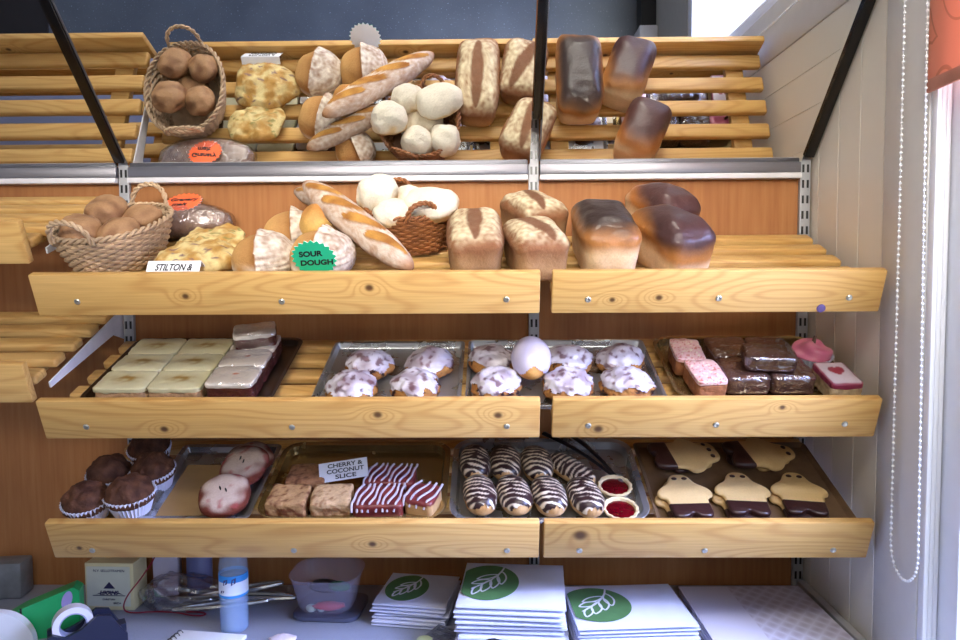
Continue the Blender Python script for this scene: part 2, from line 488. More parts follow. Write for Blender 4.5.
def loaf_map(L, W, H, off, dome=.6, crown=.42, amp=.004, pxy=5.0, taper=.07, lean=0):
    """tin loaf: boxy straight sides, domed crown that swells over the tin line"""
    ox, oy, oz = off
    def fm(d):
        a = math.atan2(d.y, d.x); e = math.asin(max(-1, min(1, d.z)))
        ca, sa = math.cos(a), math.sin(a)
        k = (abs(ca)**pxy+abs(sa)**pxy)**(-1/pxy)
        z0 = H*(1-crown)
        if e < 0:
            r = max(1e-6, math.cos(e))**.16; z = z0*(1-(math.sin(-e))**.5)
            r *= 1-taper*(1-z/z0)
            sw = 0
        else:
            r = math.cos(e)**dome; z = z0+(H-z0)*math.sin(e)**.85
            sw = .05*math.sin(min(1, e/.5)*PI)
        x = ca*k*r*(1+sw)*W/2; y = sa*k*r*(1+sw*.4)*L/2
        n = noise.noise(Vector((x*16+ox, y*16+oy, z*16+oz)))+.5*noise.noise(Vector((x*40+ox, y*40, z*40+oz)))
        s = 1+n*amp/max(.03, math.hypot(x, y, z))
        return Vector((x*s+lean*z*.2, y*s, max(0, z+(n*amp*.8 if z > .01 else 0))))
    return fm

def white_loaf_col(H, off, lo=.42, yg=0, dark='#1e1216', mid='#ab7038', side='#e6c69c'):
    a, b, c_ = lin(side), lin(mid), lin(dark); ox, oy, oz = off
    def fc(d, p):
        n = noise.noise(Vector((p.x*22+ox, p.y*22+oy, p.z*22)))*.09
        t = p.z/H+n-yg*p.y
        c = mix(a, b, sm(lo, lo+.25, t))
        c = mix(c, c_, sm(lo+.24, lo+.50, t)*.96)
        return c
    return fc

def flour_loaf_col(H, W, L, off, slash=.16, diag=0):
    cr, fl, sl, lo = lin('#86583a'), lin('#e6d8b4'), lin('#70452c'), lin('#b08a62'); ox, oy, oz = off
    def fc(d, p):
        n = noise.noise(Vector((p.x*30+ox, p.y*30+oy, p.z*30)))
        n2 = noise.noise(Vector((p.x*110+ox, p.y*110, p.z*110+oz)))
        t = p.z/H
        base = mix(lo, cr, sm(.3, .75, t+n*.1))
        e = max(abs(p.x)/(W*.5), abs(p.y)/(L*.5))
        f = sm(.52, .92, t+n*.22+n2*.18)*(.62+.5*n2+.3*n)*sm(1.05, .72, e)
        c = mix(base, fl, f)
        u = p.y/(L*.44); xx = p.x/W+diag*u+n*.03
        wdt = slash*math.sqrt(max(0, 1-u*u))
        if wdt > 0 and p.z > H*.55: c = mix(c, sl, sm(wdt+.03, wdt-.03, abs(xx))*.92)
        return c
    return fc

def tin_loaf(M, L, W, H, label, group, dark=True, lo=.42, slash=.16, diag=0, amp=.004, colours=None):
    off = rnd_off()
    fc = white_loaf_col(H, off, lo, **(colours or {})) if dark else flour_loaf_col(H, W, L, off, slash, diag)
    mb = blob(36, loaf_map(L, W, H, off, amp=amp), fc)
    return obj('tin_loaf', mb, M_gloss if dark else M_flour, label=label, cat='loaf', group=group, M=M, ang=180)

g1 = 'white tin loaves with dark tops'
tin_loaf(on(1, 1.130, .152, 0, 1), .238, .120, .127, 'white tin loaf with a broad dark glossy top, facing front beside the shelf gap', g1, amp=.005)
tin_loaf(on(1, 1.262, .132, 0, 20), .190, .112, .122, 'dark-topped white loaf at the front of the right-hand pair, turned aside', g1, lo=.42, colours=dict(dark='#3a2024', yg=2.6))
tin_loaf(on(1, 1.286, .320, .002, 24), .172, .110, .126, 'dark-topped white loaf against the back, half hidden by the loaf before it', g1, lo=.40, colours=dict(dark='#44282a', mid='#b06c30', yg=2.6))
g2 = 'floured brown tin loaves'
tin_loaf(on(1, .862, .152, 0, 2), .238, .112, .108, 'long floured brown loaf beside the basket of white rolls', g2, dark=False, slash=.15, amp=.005)
tin_loaf(on(1, .984, .122, 0, 10), .172, .114, .104, 'short floured brown loaf in front of its twin at the shelf gap', g2, dark=False, slash=.17, diag=.2, amp=.005)
tin_loaf(on(1, .992, .308, .002, 24), .168, .112, .112, 'short floured brown loaf at the back, behind the one at the shelf gap', g2, dark=False, slash=.13, diag=-.1, amp=.005)

# sourdough rounds: bare brown half, floured ringed half
def sourdough(M, r, h, label, seam=.0, ang=0, flip=1):
    off = rnd_off(); ox, oy, oz = off
    br, fl, dk = lin('#b58652'), lin('#ece2d2'), lin('#8a5f42')
    cut = lambda p: (p.x*math.cos(ang)+p.y*math.sin(ang))*flip/r-seam
    def fm(d):
        k = (abs(d.x)**2.3+abs(d.y)**2.3+abs(d.z)**2.3)**(-1/2.3)
        p = Vector((d.x*k*r, d.y*k*r, d.z*k))
        z = h*.36+p.z*(h*.64 if p.z > 0 else h*.36)
        q = cut(p); n = noise.noise(Vector((p.x*18+ox, p.y*18+oy, p.z*2)))
        s = 1+.05*n
        if q > 0: s += .012*math.sin((math.hypot(p.x, p.y)*.6+z*.8)*2*PI/.0088)
        if q > 0: s *= 1+.075*sm(.35, 0, q)+.03
        else: s *= .965+.02*sm(-.5, 0, q)
        return Vector((p.x*s, p.y*s, max(0, z*(s if z > h*.3 else 1))))
    def fc(d, p):
        q = cut(p); n = noise.noise(Vector((p.x*40+ox, p.y*40+oy, p.z*40))); n2 = noise.noise(Vector((p.x*120, p.y*120+oy, p.z*120)))
        if q > .03:
            ring = .5+.5*math.sin((math.hypot(p.x, p.y)*.6+p.z*.8)*2*PI/.0088+n)
            return mix(dk, fl, max(0, min(1, .45+.40*ring+.45*n2+.12*n)))
        c = mix(br, lin('#d3a567'), sm(-.2, -1, q))
        edge = sm(h*.55, h*.25, p.z)*.8
        return mix(mix(c, lin('#8d5a30'), sm(-.25, 0, q)*.6), fl, max(0, edge*(.6+n)))
    return obj('sourdough_loaf', blob(36, fm, fc), M_flour, label=label, cat='loaf', group='round sourdough loaves', M=M, ang=60)
sourdough(on(1, .428, .108, .0, 8), .066, .086, 'round sourdough at the front left, its floured shell turned to the right', seam=-.12)
sourdough(on(1, .550, .100, .0, -6), .066, .094, 'round sourdough with the green star sign standing in front of it', seam=.02)
sourdough(on(1, .448, .252, .004, 12), .064, .088, 'round sourdough in the second row, just behind the front left one', seam=.05)
sourdough(on(1, .540, .348, .004, -25), .052, .080, 'round sourdough at the back by the wall, mostly hidden, seen in the mirror', seam=.0)
off = rnd_off()
obj('bread_roll', blob(18, lambda d: Vector((d.x*.042, d.y*.046, .031+d.z*(.05 if d.z > 0 else .031)))*(1+.04*nz(d.x+9, d.y, d.z, 2)),
    lambda d, p: mix(lin('#d9ad62'), lin('#b97f3e'), sm(.2, .9, d.z+.3*nz(p.x+4, p.y, p.z, 40)))), M_bread,
    label='pale golden roll tucked behind the sourdough with the green sign', cat='bread roll', M=on(1, .522, .222, .038))

# baguettes
def baguette(M, L, r, label, nslash=4, ph=0, dim=1.0):
    off = rnd_off(); ox, oy, oz = off
    def fm(d):
        u = max(-1, min(1, math.atan2(d.x, math.hypot(d.y, d.z))/(PI/2)*1.0))
        u = math.copysign(abs(u)**.8, u)
        w = (1-abs(u)**3.0)**.6
        a = math.atan2(d.z, d.y)
        n = noise.noise(Vector((u*6+ox, math.cos(a)+oy, math.sin(a))))
        rr = r*w*(1+.06*n)
        s = slash(u, a)
        rr *= 1+.05*s-.03*ring(u, a)
        return Vector((u*L/2, math.cos(a)*rr*1.04, r*.8+math.sin(a)*rr*(.9 if math.sin(a) > 0 else .8)))
    def slash(u, a):
        if math.sin(a) < -.1: return 0
        t = math.cos(a)+.18; best = 0
        for i in range(nslash):
            s = (u-(-.80+1.6*(i+.5)/nslash))/(1.02/nslash)
            if abs(s) < 1:
                best = max(best, sm(1.0, .72, abs(t-.55*s)/(.46*math.sqrt(1-s*s)+.02)))
        return best
    def ring(u, a):
        s = slash(u, a); return 4*s*(1-s)
    def fc(d, p):
        u = max(-1, min(1, 2*p.x/L)); a = math.atan2((p.z-r*.8), p.y)
        n = noise.noise(Vector((p.x*40+ox, p.y*40, p.z*40))); n2 = noise.noise(Vector((p.x*130, p.y*130+oy, p.z*130)))
        c = mix(lin('#a0714c'), lin('#dccdc0'), min(1, .60+.45*n2+.35*n)*sm(1.0, .8, abs(u)))
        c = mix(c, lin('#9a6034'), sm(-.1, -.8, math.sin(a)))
        s = slash(u, a)
        c = mix(c, mix(lin('#c08d45'), lin('#96602c'), .5+n), s)
        c = mix(c, lin('#7f5a3e'), ring(u, a)*.45)
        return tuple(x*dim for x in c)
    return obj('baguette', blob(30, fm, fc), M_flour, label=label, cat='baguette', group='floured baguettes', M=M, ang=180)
def span(k, a, b):
    """frame with its X axis running between two (X, v, w) points of a shelf"""
    A = frame(k) @ Vector(a); B = frame(k) @ Vector(b)
    x = (B-A).normalized(); n = (frame(k).to_3x3() @ Vector((0, 0, 1))); y = n.cross(x).normalized(); z = x.cross(y)
    m = Matrix.Identity(4)
    for i in range(3): m[i][0] = x[i]; m[i][1] = y[i]; m[i][2] = z[i]; m[i][3] = (A[i]+B[i])/2
    return m, (B-A).length
m, l = span(1, (.470, .318, .118), (.736, .046, .006))
baguette(m, l, .035, 'long floured baguette with four slashes sloping down to the front board', 4, .15)
m, l = span(1, (.462, .362, .082), (.600, .262, .060))
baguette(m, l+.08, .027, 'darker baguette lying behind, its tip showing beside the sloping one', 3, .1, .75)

# flat savoury breads
def flatbread(M, rx, ry, h, label, spots):
    off = rnd_off(); ox, oy, oz = off
    def fm(d):
        a = math.atan2(d.y, d.x)
        s = 1+.06*math.sin(3*a+ox)+.05*math.sin(5*a+oy)
        k = (abs(d.x)**2.2+abs(d.y)**2.2+abs(d.z)**2.2)**(-1/2.2)
        x, y = d.x*rx*s*k, d.y*ry*s*k
        n = noise.noise(Vector((x*28+ox, y*28+oy, 0)))+.6*noise.noise(Vector((x*70+ox, y*70+oy, 5)))
        return Vector((x, y, max(0, h*.4+d.z*(h*.6 if d.z > 0 else h*.4)*k+(n*.009 if d.z > -.2 else 0))))
    def fc(d, p):
        n = noise.noise(Vector((p.x*35+ox, p.y*35+oy, p.z*20))); n2 = noise.noise(Vector((p.x*95+ox, p.y*95+oy, 3)))
        c = mix(lin('#b78a44'), lin('#dfca90'), sm(-.35, .45, n+.5*n2))
        c = mix(c, lin('#b07a34'), sm(.1, -.5, d.z)*.8)
        s = noise.noise(Vector((p.x*45+oy, p.y*120+ox, 7)))
        return mix(c, spots, sm(.33, .45, s)*(1 if d.z > 0 else 0)*.85)
    return obj('flatbread', blob(24, fm, fc), M_bread, label=label, cat='bread', group='lumpy savoury flatbreads', M=M, ang=180)
flatbread(on(1, .283, .138, 0, 5), .090, .074, .056, 'lumpy yellow flatbread with purple onion strips, just behind the name card', lin('#6a4a5c'))
flatbread(on(1, .270, .252, .008, -20, 10), .078, .068, .036, 'lumpy yellow flatbread with green flecks, under the front one, seen in the mirror', lin('#7d7c42'))

# granary bloomer in a bag
off = rnd_off()
r = thing('granary_loaf', 'big dark granary loaf in a clear bag at the back under the orange star', 'loaf', M=on(1, .155, .368, .004))
def gm(s=1, up=0):
    def fm(d):
        k = (abs(d.x)**2.3+abs(d.y)**2.3+abs(d.z)**2.3)**(-1/2.3)
        n = noise.noise(Vector((d.x*3+off[0], d.y*3, d.z*3)))
        return Vector((d.x*k*.126*s*(1+.03*n), d.y*k*.056*s, max(0, .030+d.z*k*(.044 if d.z > 0 else .034)*s*(1+.05*n)+up)))
    return fm
obj('bread', blob(22, gm(.96), lambda d, p: mix(lin('#7a5a4c'), lin('#b89a86'), .5+.9*nz(p.x+3, p.y, p.z, 60))), M_bread, r, ang=180)
obj('clear_bag', blob(22, gm(1.02, .001)), film('bread_bag', (.95, .95, .98), .16, .16, 60, 1.0), r, ang=180)

# ------------------------------------------------------------------ wicker baskets
def basket(M, rx, ry, h, base, mat, label, hw=.045, hh=.05, stakes=40, sq=2.2, rimw=.0048):
    r = thing('wicker_basket', label, 'basket', M=M)
    def pt(t, s, z):
        c, s_ = math.cos(t), math.sin(t); k = (abs(c)**sq+abs(s_)**sq)**(-1/sq)
        return Vector((c*k*rx*s, s_*k*ry*s, z))
    mb = MB(); n = stakes*2; rows = int(h/.0062)
    for i in range(rows):
        z = .003+i*(h-.004)/rows; s = base+(1-base)*(z/h)**.85
        pts = [pt(2*PI*j/n, s+.034*(1 if (j//2+i) % 2 else -1)*(1 if j % 2 == 0 else 0), z) for j in range(n)]
        mb.tube(pts, .0042, 5, True)
    for j in range(stakes):
        t = 2*PI*(j+.25)/stakes
        mb.tube([pt(t, base+(1-base)*(z/h)**.85, z) for z in (0, h*.33, h*.66, h)], .0034, 5)
    mb.lathe([(0, .002), (1, .002), (1, .006), (0, .006)], 40, sx=rx*base, sy=ry*base)
    obj('woven_bowl', mb, mat, r, ang=60)
    mb = MB()
    for ph in (0, PI):
        pts = []
        for j in range(140):
            t = 2*PI*j/140; q = t*22+ph
            p = pt(t, 1.0, h+.002); c = Vector((p.x, p.y, 0)).normalized()
            pts.append(p+c*math.cos(q)*rimw*.8+Vector((0, 0, math.sin(q)*rimw*.8)))
        mb.tube(pts, rimw*.72, 6, True)
    obj('braided_rim', mb, mat, r, ang=60)
    for s in (-1, 1):
        mb = MB()
        for ph in (0, PI):
            pts = []
            for j in range(41):
                a = PI*j/40; q = a*9+ph
                p = Vector((math.cos(a)*hw, s*(ry*1.0+math.sin(a)*hh*.35), h-.004+math.sin(a)**.7*hh))
                pts.append(p+Vector((math.cos(a)*math.cos(q), math.sin(q)*.8, math.sin(a)*math.cos(q)))*.0033)
            mb.tube(pts, .0033, 6)
        obj('handle', mb, mat, r, ang=60)
    return r
basket(on(1, .092, .184, .004, -7), .101, .138, .086, .70, M_wick_l, 'pale oval wicker basket of brown rolls overhanging the left shelf end', hw=.042, hh=.05)
basket(on(1, .714, .294, .003, 20), .099, .102, .086, .78, M_wick_b, 'brown round wicker basket piled with white floury rolls', hw=.032, hh=.042, rimw=.0045)

def roll(M, rx, ry, rz, label, group, c0, c1, fl=0, cat='bread roll'):
    off = rnd_off(); ox, oy, oz = off
    def fm(d):
        k = (abs(d.x)**2.2+abs(d.y)**2.2+abs(d.z)**2.2)**(-1/2.2)
        n = noise.noise(Vector((d.x*1.6+ox, d.y*1.6+oy, d.z*1.6)))
        s = k*(1+.12*n+.04*noise.noise(Vector((d.x*4+ox, d.y*4, d.z*4+oz))))
        return Vector((d.x*rx*s, d.y*ry*s, d.z*rz*s*(1 if d.z > 0 else .8)))
    def fc(d, p):
        n = noise.noise(Vector((p.x*38+ox, p.y*38+oy, p.z*38)))
        c = mix(c0, c1, sm(-.5, .5, n+.3*d.z))
        if fl: c = mix(c, lin('#e0d7c6'), sm(-.45, .25, d.z+.5*n)*fl)
        return c
    return obj('bread_roll', blob(18, fm, fc), M_flour if fl else M_bread, label=label, cat=cat, group=group, M=M, ang=180)
gb = 'brown rolls in the pale basket'; a, b = lin('#7d5538'), lin('#a9805a')
for X, v, w_, rx, ry, rz, rzz, lab in (
    (.058, .112, .092, .040, .048, .032, 20, 'brown roll at the front left of the pale basket'),
    (.132, .122, .082, .038, .045, .032, -25, 'brown roll at the front right of the pale basket'),
    (.062, .222, .100, .042, .048, .034, 10, 'brown roll at the back left of the pale basket, leaning up'),
    (.134, .222, .080, .040, .046, .034, -30, 'brown roll at the back right of the pale basket')):
    roll(on(1, X, v, w_, rzz, 14), rx, ry, rz, lab, gb, a, b)
roll(on(1, .095, .168, .048, 0), .045, .05, .03, 'brown roll at the bottom of the pale basket under the other four', gb, a, b)
gw = 'white floury rolls in the brown basket'; a, b = lin('#d8b27c'), lin('#efe0bd')
for X, v, w_, rx, ry, rz, rzz, rxx, lab in (
    (.764, .246, .104, .062, .048, .040, -25, 10, 'big white floury roll at the front right of the brown basket'),
    (.640, .306, .114, .048, .046, .043, 0, 25, 'round white floury roll perched highest at the left of the brown basket'),
    (.682, .226, .090, .043, .038, .034, 10, 5, 'small white floury roll at the front left of the brown basket'),
    (.708, .352, .084, .042, .040, .040, 0, 0, 'white floury roll at the back of the brown basket, near the wall'),
    (.778, .344, .078, .040, .042, .038, 0, 0, 'white floury roll at the back right of the brown basket, partly bare')):
    roll(on(1, X, v, w_, rzz, rxx), rx, ry, rz, lab, gw, a, b, fl=.95)
roll(on(1, .716, .285, .052), .055, .052, .035, 'white roll at the bottom of the brown basket under the others', gw, a, b, fl=.6)

# ------------------------------------------------------------------ signs on the bread
def star(M, r, n, colour, label, lines, back=None, size=.02):
    t = thing('star_sign', label, 'sign', M=M)
    poly = [(math.cos(PI*i/n)*r*(1 if i % 2 else .87), math.sin(PI*i/n)*r*(1 if i % 2 else .87)) for i in range(2*n)]
    obj('card', MB().prism(poly, 0, .0008), plain('star_card_'+colour[1:], colour, .6, var=.02), t, ang=10)
    obj('card_back', MB().prism(poly, -.0008, 0), M_paper, t, label='plain white back', ang=10)
    for s, x, y, rot in lines:
        text('lettering', s, size, M_ink, t, T_((x, y, .0012)) @ Rz(D(rot)), shear=.15, bold=.0006)
    return t
# stands upright leaning out over the front board; its local Z faces the room
star(on(1, .556, .014, .066, 0, 90+20), .044, 22, '#1fc08a', 'green star sign handwritten SOUR DOUGH in front of the sourdough', [('SOUR', -.006, .011, 4), ('DOUGH', .003, -.010, 3)], size=.0172)
star(on(1, .166, .376, .083, 0, 14), .044, 22, '#ff6a35', 'orange star sign handwritten Granary malt lying on the bagged loaf', [('Granary', -.002, .010, 4), ('malt', -.006, -.012, 3)], size=.019)
r = thing('name_card', 'white folded card printed STILTON & ONION leaning at the shelf front', 'card', M=on(1, .266, .026, .020, 0, 40))
obj('card', MB().box(-.053, .053, -.004, .040, 0, .0008), M_paper, r)
text('lettering', 'STILTON &', .021, M_ink, r, T_((0, .026, .0012)), shear=.25, bold=.0004, width=.074)
text('lettering', 'ONION', .021, M_ink, r, T_((0, .006, .0012)), shear=.25, bold=.0004)
obj('fold', MB().box(-.053, .053, .0405, .042, -.020, .0006), M_paper, r)
# ================================================================== TRAYS AND CAKES
def rrect(a, b, r, n=6):
    P = []
    for cx_, cy_, t0 in ((a-r, b-r, 0), (-a+r, b-r, 90), (-a+r, -b+r, 180), (a-r, -b+r, 270)):
        for i in range(n+1):
            t = D(t0+90*i/n); P.append((cx_+math.cos(t)*r, cy_+math.sin(t)*r))
    return P
def tray(k, x0, x1, v0, v1, h, r, mat, label, rim=.008, rz=0, flare=.006):
    a, b = (x1-x0)/2, (v1-v0)/2
    L = []
    for da, z in ((-flare-rim, 0), (-rim-.001, h-.002), (-.002, h), (0, h-.001), (-.001, h-.003), (-rim, h-.0035), (-flare-rim-.001, -.0014)):
        L.append([(x, y, z) for x, y in rrect(a+da, b+da, max(.003, r+da))])
    mb = MB().loops(L[::-1], True, True)
    return obj('serving_tray', mb, mat, label=label, cat='tray', M=on(k, (x0+x1)/2, (v0+v1)/2, .0012, rz), ang=30)

tray(2, .052, .452, .040, .338, .016, .03, M_tray_d, 'dark baking tray under the white iced slices')
tray(2, .528, .834, .022, .318, .014, .012, M_tray_s, 'silver tray holding four iced fruit buns', rim=.005)
tray(2, .842, 1.250, .022, .322, .014, .012, M_tray_s, 'silver tray of iced buns lying across the shelf gap', rim=.005)
tray(2, 1.268, 1.643, .040, .330, .018, .045, M_tray_g, 'golden tray under the pink slices and chocolate slabs')
tray(3, .158, .395, .045, .318, .014, .015, M_tray_s, 'silver tray behind the muffins, holding the floured scones', rim=.01)
tray(3, .405, .800, .040, .318, .020, .045, M_tray_g, 'golden tray of flapjacks and cherry slices', rim=.012)
tray(3, .806, 1.222, .030, .330, .020, .05, M_tray_s, 'silver tray of eclairs and jam tarts lying across the shelf gap', rim=.012)
tray(3, 1.232, 1.640, .021, .330, .008, .012, plain('dull_brown_board', '#6a523c', .5, var=.15), 'thin brown board under the ghost-shaped biscuits', rim=.005)
obj('baking_paper', MB().box(.19, .305, .07, .25, .0, .0008, 0), plain('brown_baking_paper', '#9a7c56', .7), label='brown paper lining the tray behind the muffins', cat='paper', M=frame(3) @ T_((0, 0, .0035)))
for dx, dv in ((.262, .158), (.292, .160)):
    obj('raisin', blob(5, lambda d: Vector((d.x*.009, d.y*.006, .003+d.z*.003))), plain('raisin', '#2a1512', .5), label='dark crumb lying on the brown tray paper beside the scones', cat='crumb', group='two dark crumbs', M=on(3, dx, dv, .0045))

# --- slabs: rounded block mapped from a sphere
def slab_map(lx, ly, h, off, p=7, amp=.0015):
    def fm(d):
        k = (abs(d.x)**p+abs(d.y)**p+abs(d.z)**p)**(-1/p)
        q = Vector((d.x*k*lx/2, d.y*k*ly/2, h/2+d.z*k*h/2))
        n = noise.noise(Vector((q.x*60+off[0], q.y*60+off[1], q.z*60+off[2])))
        return q+Vector((d.x, d.y, d.z*(1 if d.z > 0 else 0)))*n*amp
    return fm
def slice_(name, M, lx, ly, h, label, group, body, top=None, top_h=.006, film_=None, fc=None, cat='cake slice', topmat=None, topcol=None, topname='icing', bodymat=None):
    off = rnd_off()
    r = thing(name, label, cat, group, M=M)
    f = fc or (lambda d, p: mix(body, tuple(x*.55 for x in body), .5+.8*nz(p.x+off[0], p.y, p.z, 90)))
    hb = h-(top_h if top else 0)
    obj('cake', blob(16, slab_map(lx, ly, hb, off, 13, amp=.003), f), bodymat or M_cake, r, ang=60)
    if top:
        def tm(d):
            q = slab_map(lx*1.025, ly*1.025, top_h*1.3, off, 9, .002)(d)
            e = max(abs(q.x)/(lx/2), abs(q.y)/(ly/2))
            drip = -.004*max(0, noise.noise(Vector((q.x*50+off[0], q.y*50, 0))))*sm(.9, 1, e) if d.z < 0 else 0
            return q+Vector((0, 0, hb-.001+drip-.0015*sm(.6, 1, e)))
        obj(topname, blob(20, tm, topcol or (lambda d, p: top)), topmat or M_icing, r, ang=180)
    if film_:
        obj('film_wrap', blob(12, slab_map(lx*1.07, ly*1.07, h*1.10, off, 6, .003)), film_, r, ang=180)
    return r
# white iced almond slices
ice, cake = lin('#c4bd98'), lin('#c49a72')
off0 = rnd_off()
def icecol(d, p):
    c = math.exp(-((p.x/.030)**2+(p.y/.015)**2)*1.0)
    n = noise.noise(Vector((p.x*70+off0[0], p.y*110, 0)))
    return mix(ice, lin('#8d6c2c'), min(1, max(0, c*(.9+1.2*n))))
pos = ['front', 'middle', 'back']
for i, X in enumerate((.138, .250)):
    for j, v in enumerate((.094, .173, .252)):
        slice_('iced_slice', on(2, X, v, .004, R.uniform(-1, 1)), .107, .0775, .034, 'white iced slice with toasted almonds, %s of the %s row' % (pos[j], ('left', 'second')[i]),
               'white iced almond slices', cake, ice, .009, topcol=icecol)
def cherrycol(d, p):
    a = math.exp(-(((p.x-.004)/.007)**2+((p.y-.004)/.0055)**2))
    return mix(lin('#dcd2c4'), lin('#c4542c'), sm(.3, .6, a))
for j, v in enumerate((.092, .172, .250)):
    slice_('cherry_iced_slice', on(2, .364, v, .004, R.uniform(-2, 1)), .096, .077, .044, 'white iced slice with a cherry and dark fruit sides, %s of the third row' % pos[j],
           'wrapped fruit slices with white icing', lin('#6a2f2a'), lin('#dcd2c4'), .008, film_=M_film, topcol=cherrycol)
slice_('cherry_iced_slice', on(2, .366, .246, .048, 14, 6), .088, .056, .036, 'wrapped dark fruit slice lying on top of the third row of iced slices', 'wrapped fruit slices with white icing', lin('#5c2823'), lin('#d5cabc'), .008, film_=M_film)

# iced fruit buns
def iced_bun(M, r, label, seed):
    t = thing('iced_bun', label, 'iced bun', 'iced fruit buns on silver trays', M=M)
    off = rnd_off()
    def fm(s=1, lift=0):
        def g(d):
            n = noise.noise(Vector((d.x*2.2+off[0], d.y*2.2+off[1], d.z*2.2)))+.5*noise.noise(Vector((d.x*5+off[0], d.y*5, d.z*5+off[2])))
            q = s*(1+.12*n+.035*noise.noise(Vector((d.x*9+off[0], d.y*9, d.z*9))))
            return Vector((d.x*r*q, d.y*r*.92*q, max(0, .017+lift+d.z*(.036 if d.z > 0 else .018)*q)))
        return g
    obj('bun', blob(18, fm(), lambda d, p: mix(mix(lin('#c08a4e'), lin('#8a5426'), .5+nz(p.x+off[0], p.y, p.z, 30)), lin('#2a1210'), sm(.2, .35, nz(p.x, p.y+off[1], p.z, 75)))), M_cake, t, ang=180)
    def ic(d, p):
        n = nz(p.x+off[0], p.y+off[1], p.z, 80); n2 = nz(p.x+off[1], p.y, p.z, 30)
        c = mix(lin('#c9c3cc'), lin('#9c8e96'), sm(-.1, .5, n2))
        return mix(c, lin('#5e343a'), sm(.16, .40, n)*.85)
    obj('icing', blob(22, fm(1.035, .0015), ic, lambda d, p: d.z > .26+.50*noise.noise(Vector((d.x*2.4+off[0]*2, d.y*2.4+off[1], 0)))), M_icing, t, ang=180)
for X, v, lab in ((.630, .170, 'iced fruit bun at the back left of the four-bun tray'), (.762, .180, 'iced fruit bun at the back right of the four-bun tray'),
                  (.608, .075, 'iced fruit bun at the front left of the four-bun tray'), (.738, .080, 'iced fruit bun at the front right of the four-bun tray'),
                  (.896, .192, 'iced fruit bun at the back left of the tray across the gap'), (1.062, .192, 'iced fruit bun just right of the plain iced bun, back row'),
                  (1.176, .192, 'iced fruit bun at the back right of the tray across the gap'), (.906, .086, 'iced fruit bun at the front left of the tray across the gap'),
                  (1.050, .082, 'iced fruit bun in the shelf gap, middle of the front row'), (1.172, .086, 'iced fruit bun at the front right of the tray across the gap')):
    iced_bun(on(2, X, v, .004, R.uniform(0, 360)), .054, lab, 1)
t = thing('iced_finger_bun', 'smooth white iced bun standing on the others in front of the middle upright', 'iced bun', M=on(2, .978, .128, .066, 0, 28))
fb = lambda s, l=0: (lambda d: Vector((d.x*.040*s, d.y*.050*s, d.z*.032*s+l)))
obj('bun', blob(16, fb(1), lambda d, p: mix(lin('#d9a25a'), lin('#b87a38'), .5+nz(p.x, p.y, p.z, 40))), M_bread, t, ang=180)
obj('icing', blob(18, fb(1.04), lambda d, p: mix(lin('#c2bbcc'), lin('#a79fb6'), .5+.8*nz(p.x, p.y, p.z, 30)), lambda d, p: d.y*.8+d.z*.35 > -.48+.14*math.sin(d.x*5+1) and d.z > -.35), M_icing, t, ang=180)

# pink slices with sprinkles
def sprk(d, p):
    n = nz(p.x+3, p.y, p.z, 260); m_ = nz(p.x, p.y+7, p.z, 230)
    c = lin('#e3b9b4')
    c = mix(c, lin('#c46a5a'), sm(.2, .4, n)); return mix(c, lin('#e9e2c8'), sm(.25, .4, m_))
slice_('pink_slice', on(2, 1.322, .204, .006, -3), .062, .098, .044, 'pink sprinkled slice at the back left of the golden tray', 'pink sprinkled slices', lin('#b5764e'), lin('#e3b9b4'), .008, topcol=sprk)
slice_('pink_slice', on(2, 1.336, .104, .006, 3), .062, .096, .044, 'pink sprinkled slice at the front left of the golden tray', 'pink sprinkled slices', lin('#b5764e'), lin('#e3b9b4'), .008, topcol=sprk)
# chocolate slabs in film
for X, v, lab in ((1.418, .222, 'wrapped chocolate slab at the back left of the slabs'), (1.510, .222, 'wrapped chocolate slab at the back right of the slabs'),
                  (1.418, .122, 'wrapped chocolate slab at the front left of the slabs'), (1.510, .122, 'wrapped chocolate slab at the front right, under the loose one')):
    slice_('chocolate_slab', on(2, X, v, .006, R.uniform(-1, 1)), .087, .094, .040, lab, 'wrapped chocolate slabs', lin('#6a443a'), film_=M_film)
slice_('chocolate_slab', on(2, 1.466, .124, .052, -6, 3), .096, .066, .032, 'loose wrapped chocolate slab lying on top of the others', 'wrapped chocolate slabs', lin('#52322c'), film_=M_film)
# cupcake
def flute(n): return lambda k, r, z: 1+.035*(1 if k % 2 else -1)
t = thing('cupcake', 'cupcake with pink icing in a white paper case at the right shelf end', 'cupcake', M=on(2, 1.594, .205, .006))
obj('paper_case', MB().lathe([(0, 0), (.028, 0), (.045, .030), (.044, .030), (.0255, .001), (0, .001)], 64, fl=flute(1)), M_case, t, ang=20)
obj('icing', blob(18, lambda d: Vector((d.x*.041, d.y*.041, .030+d.z*(.028 if d.z > 0 else .008)))*(1+.06*math.sin(math.atan2(d.y, d.x)*2+d.z*7)), lambda d, p: mix(lin('#e58aa6'), lin('#cf6a8e'), .4+.8*nz(p.x, p.y, p.z, 50))), M_icing, t, ang=180)
obj('topping', MB().tube([(0, 0, .055), (.003, .004, .070)], [.005, .003], 8), plain('brown_topping', '#5a3a2c', .5), t)
def heart(d, p):
    x, y = p.x/.014, (p.y-.004)/.014
    inside = (x*x+y*y-1)**3-x*x*y**3 < 0 and d.z > .3
    e = max(abs(p.x)/.031, abs(p.y)/.047)
    return lin('#8a2238') if inside else mix(lin('#c2b4be'), lin('#84304a'), sm(.86, .98, e))
slice_('heart_slice', on(2, 1.600, .092, .006, 2), .064, .094, .042, 'cake slice with white icing, red edges and a red heart, at the right shelf end', None, lin('#d0b48c'), lin('#dcd2d2'), .010, topcol=heart, topmat=M_icing, film_=None)

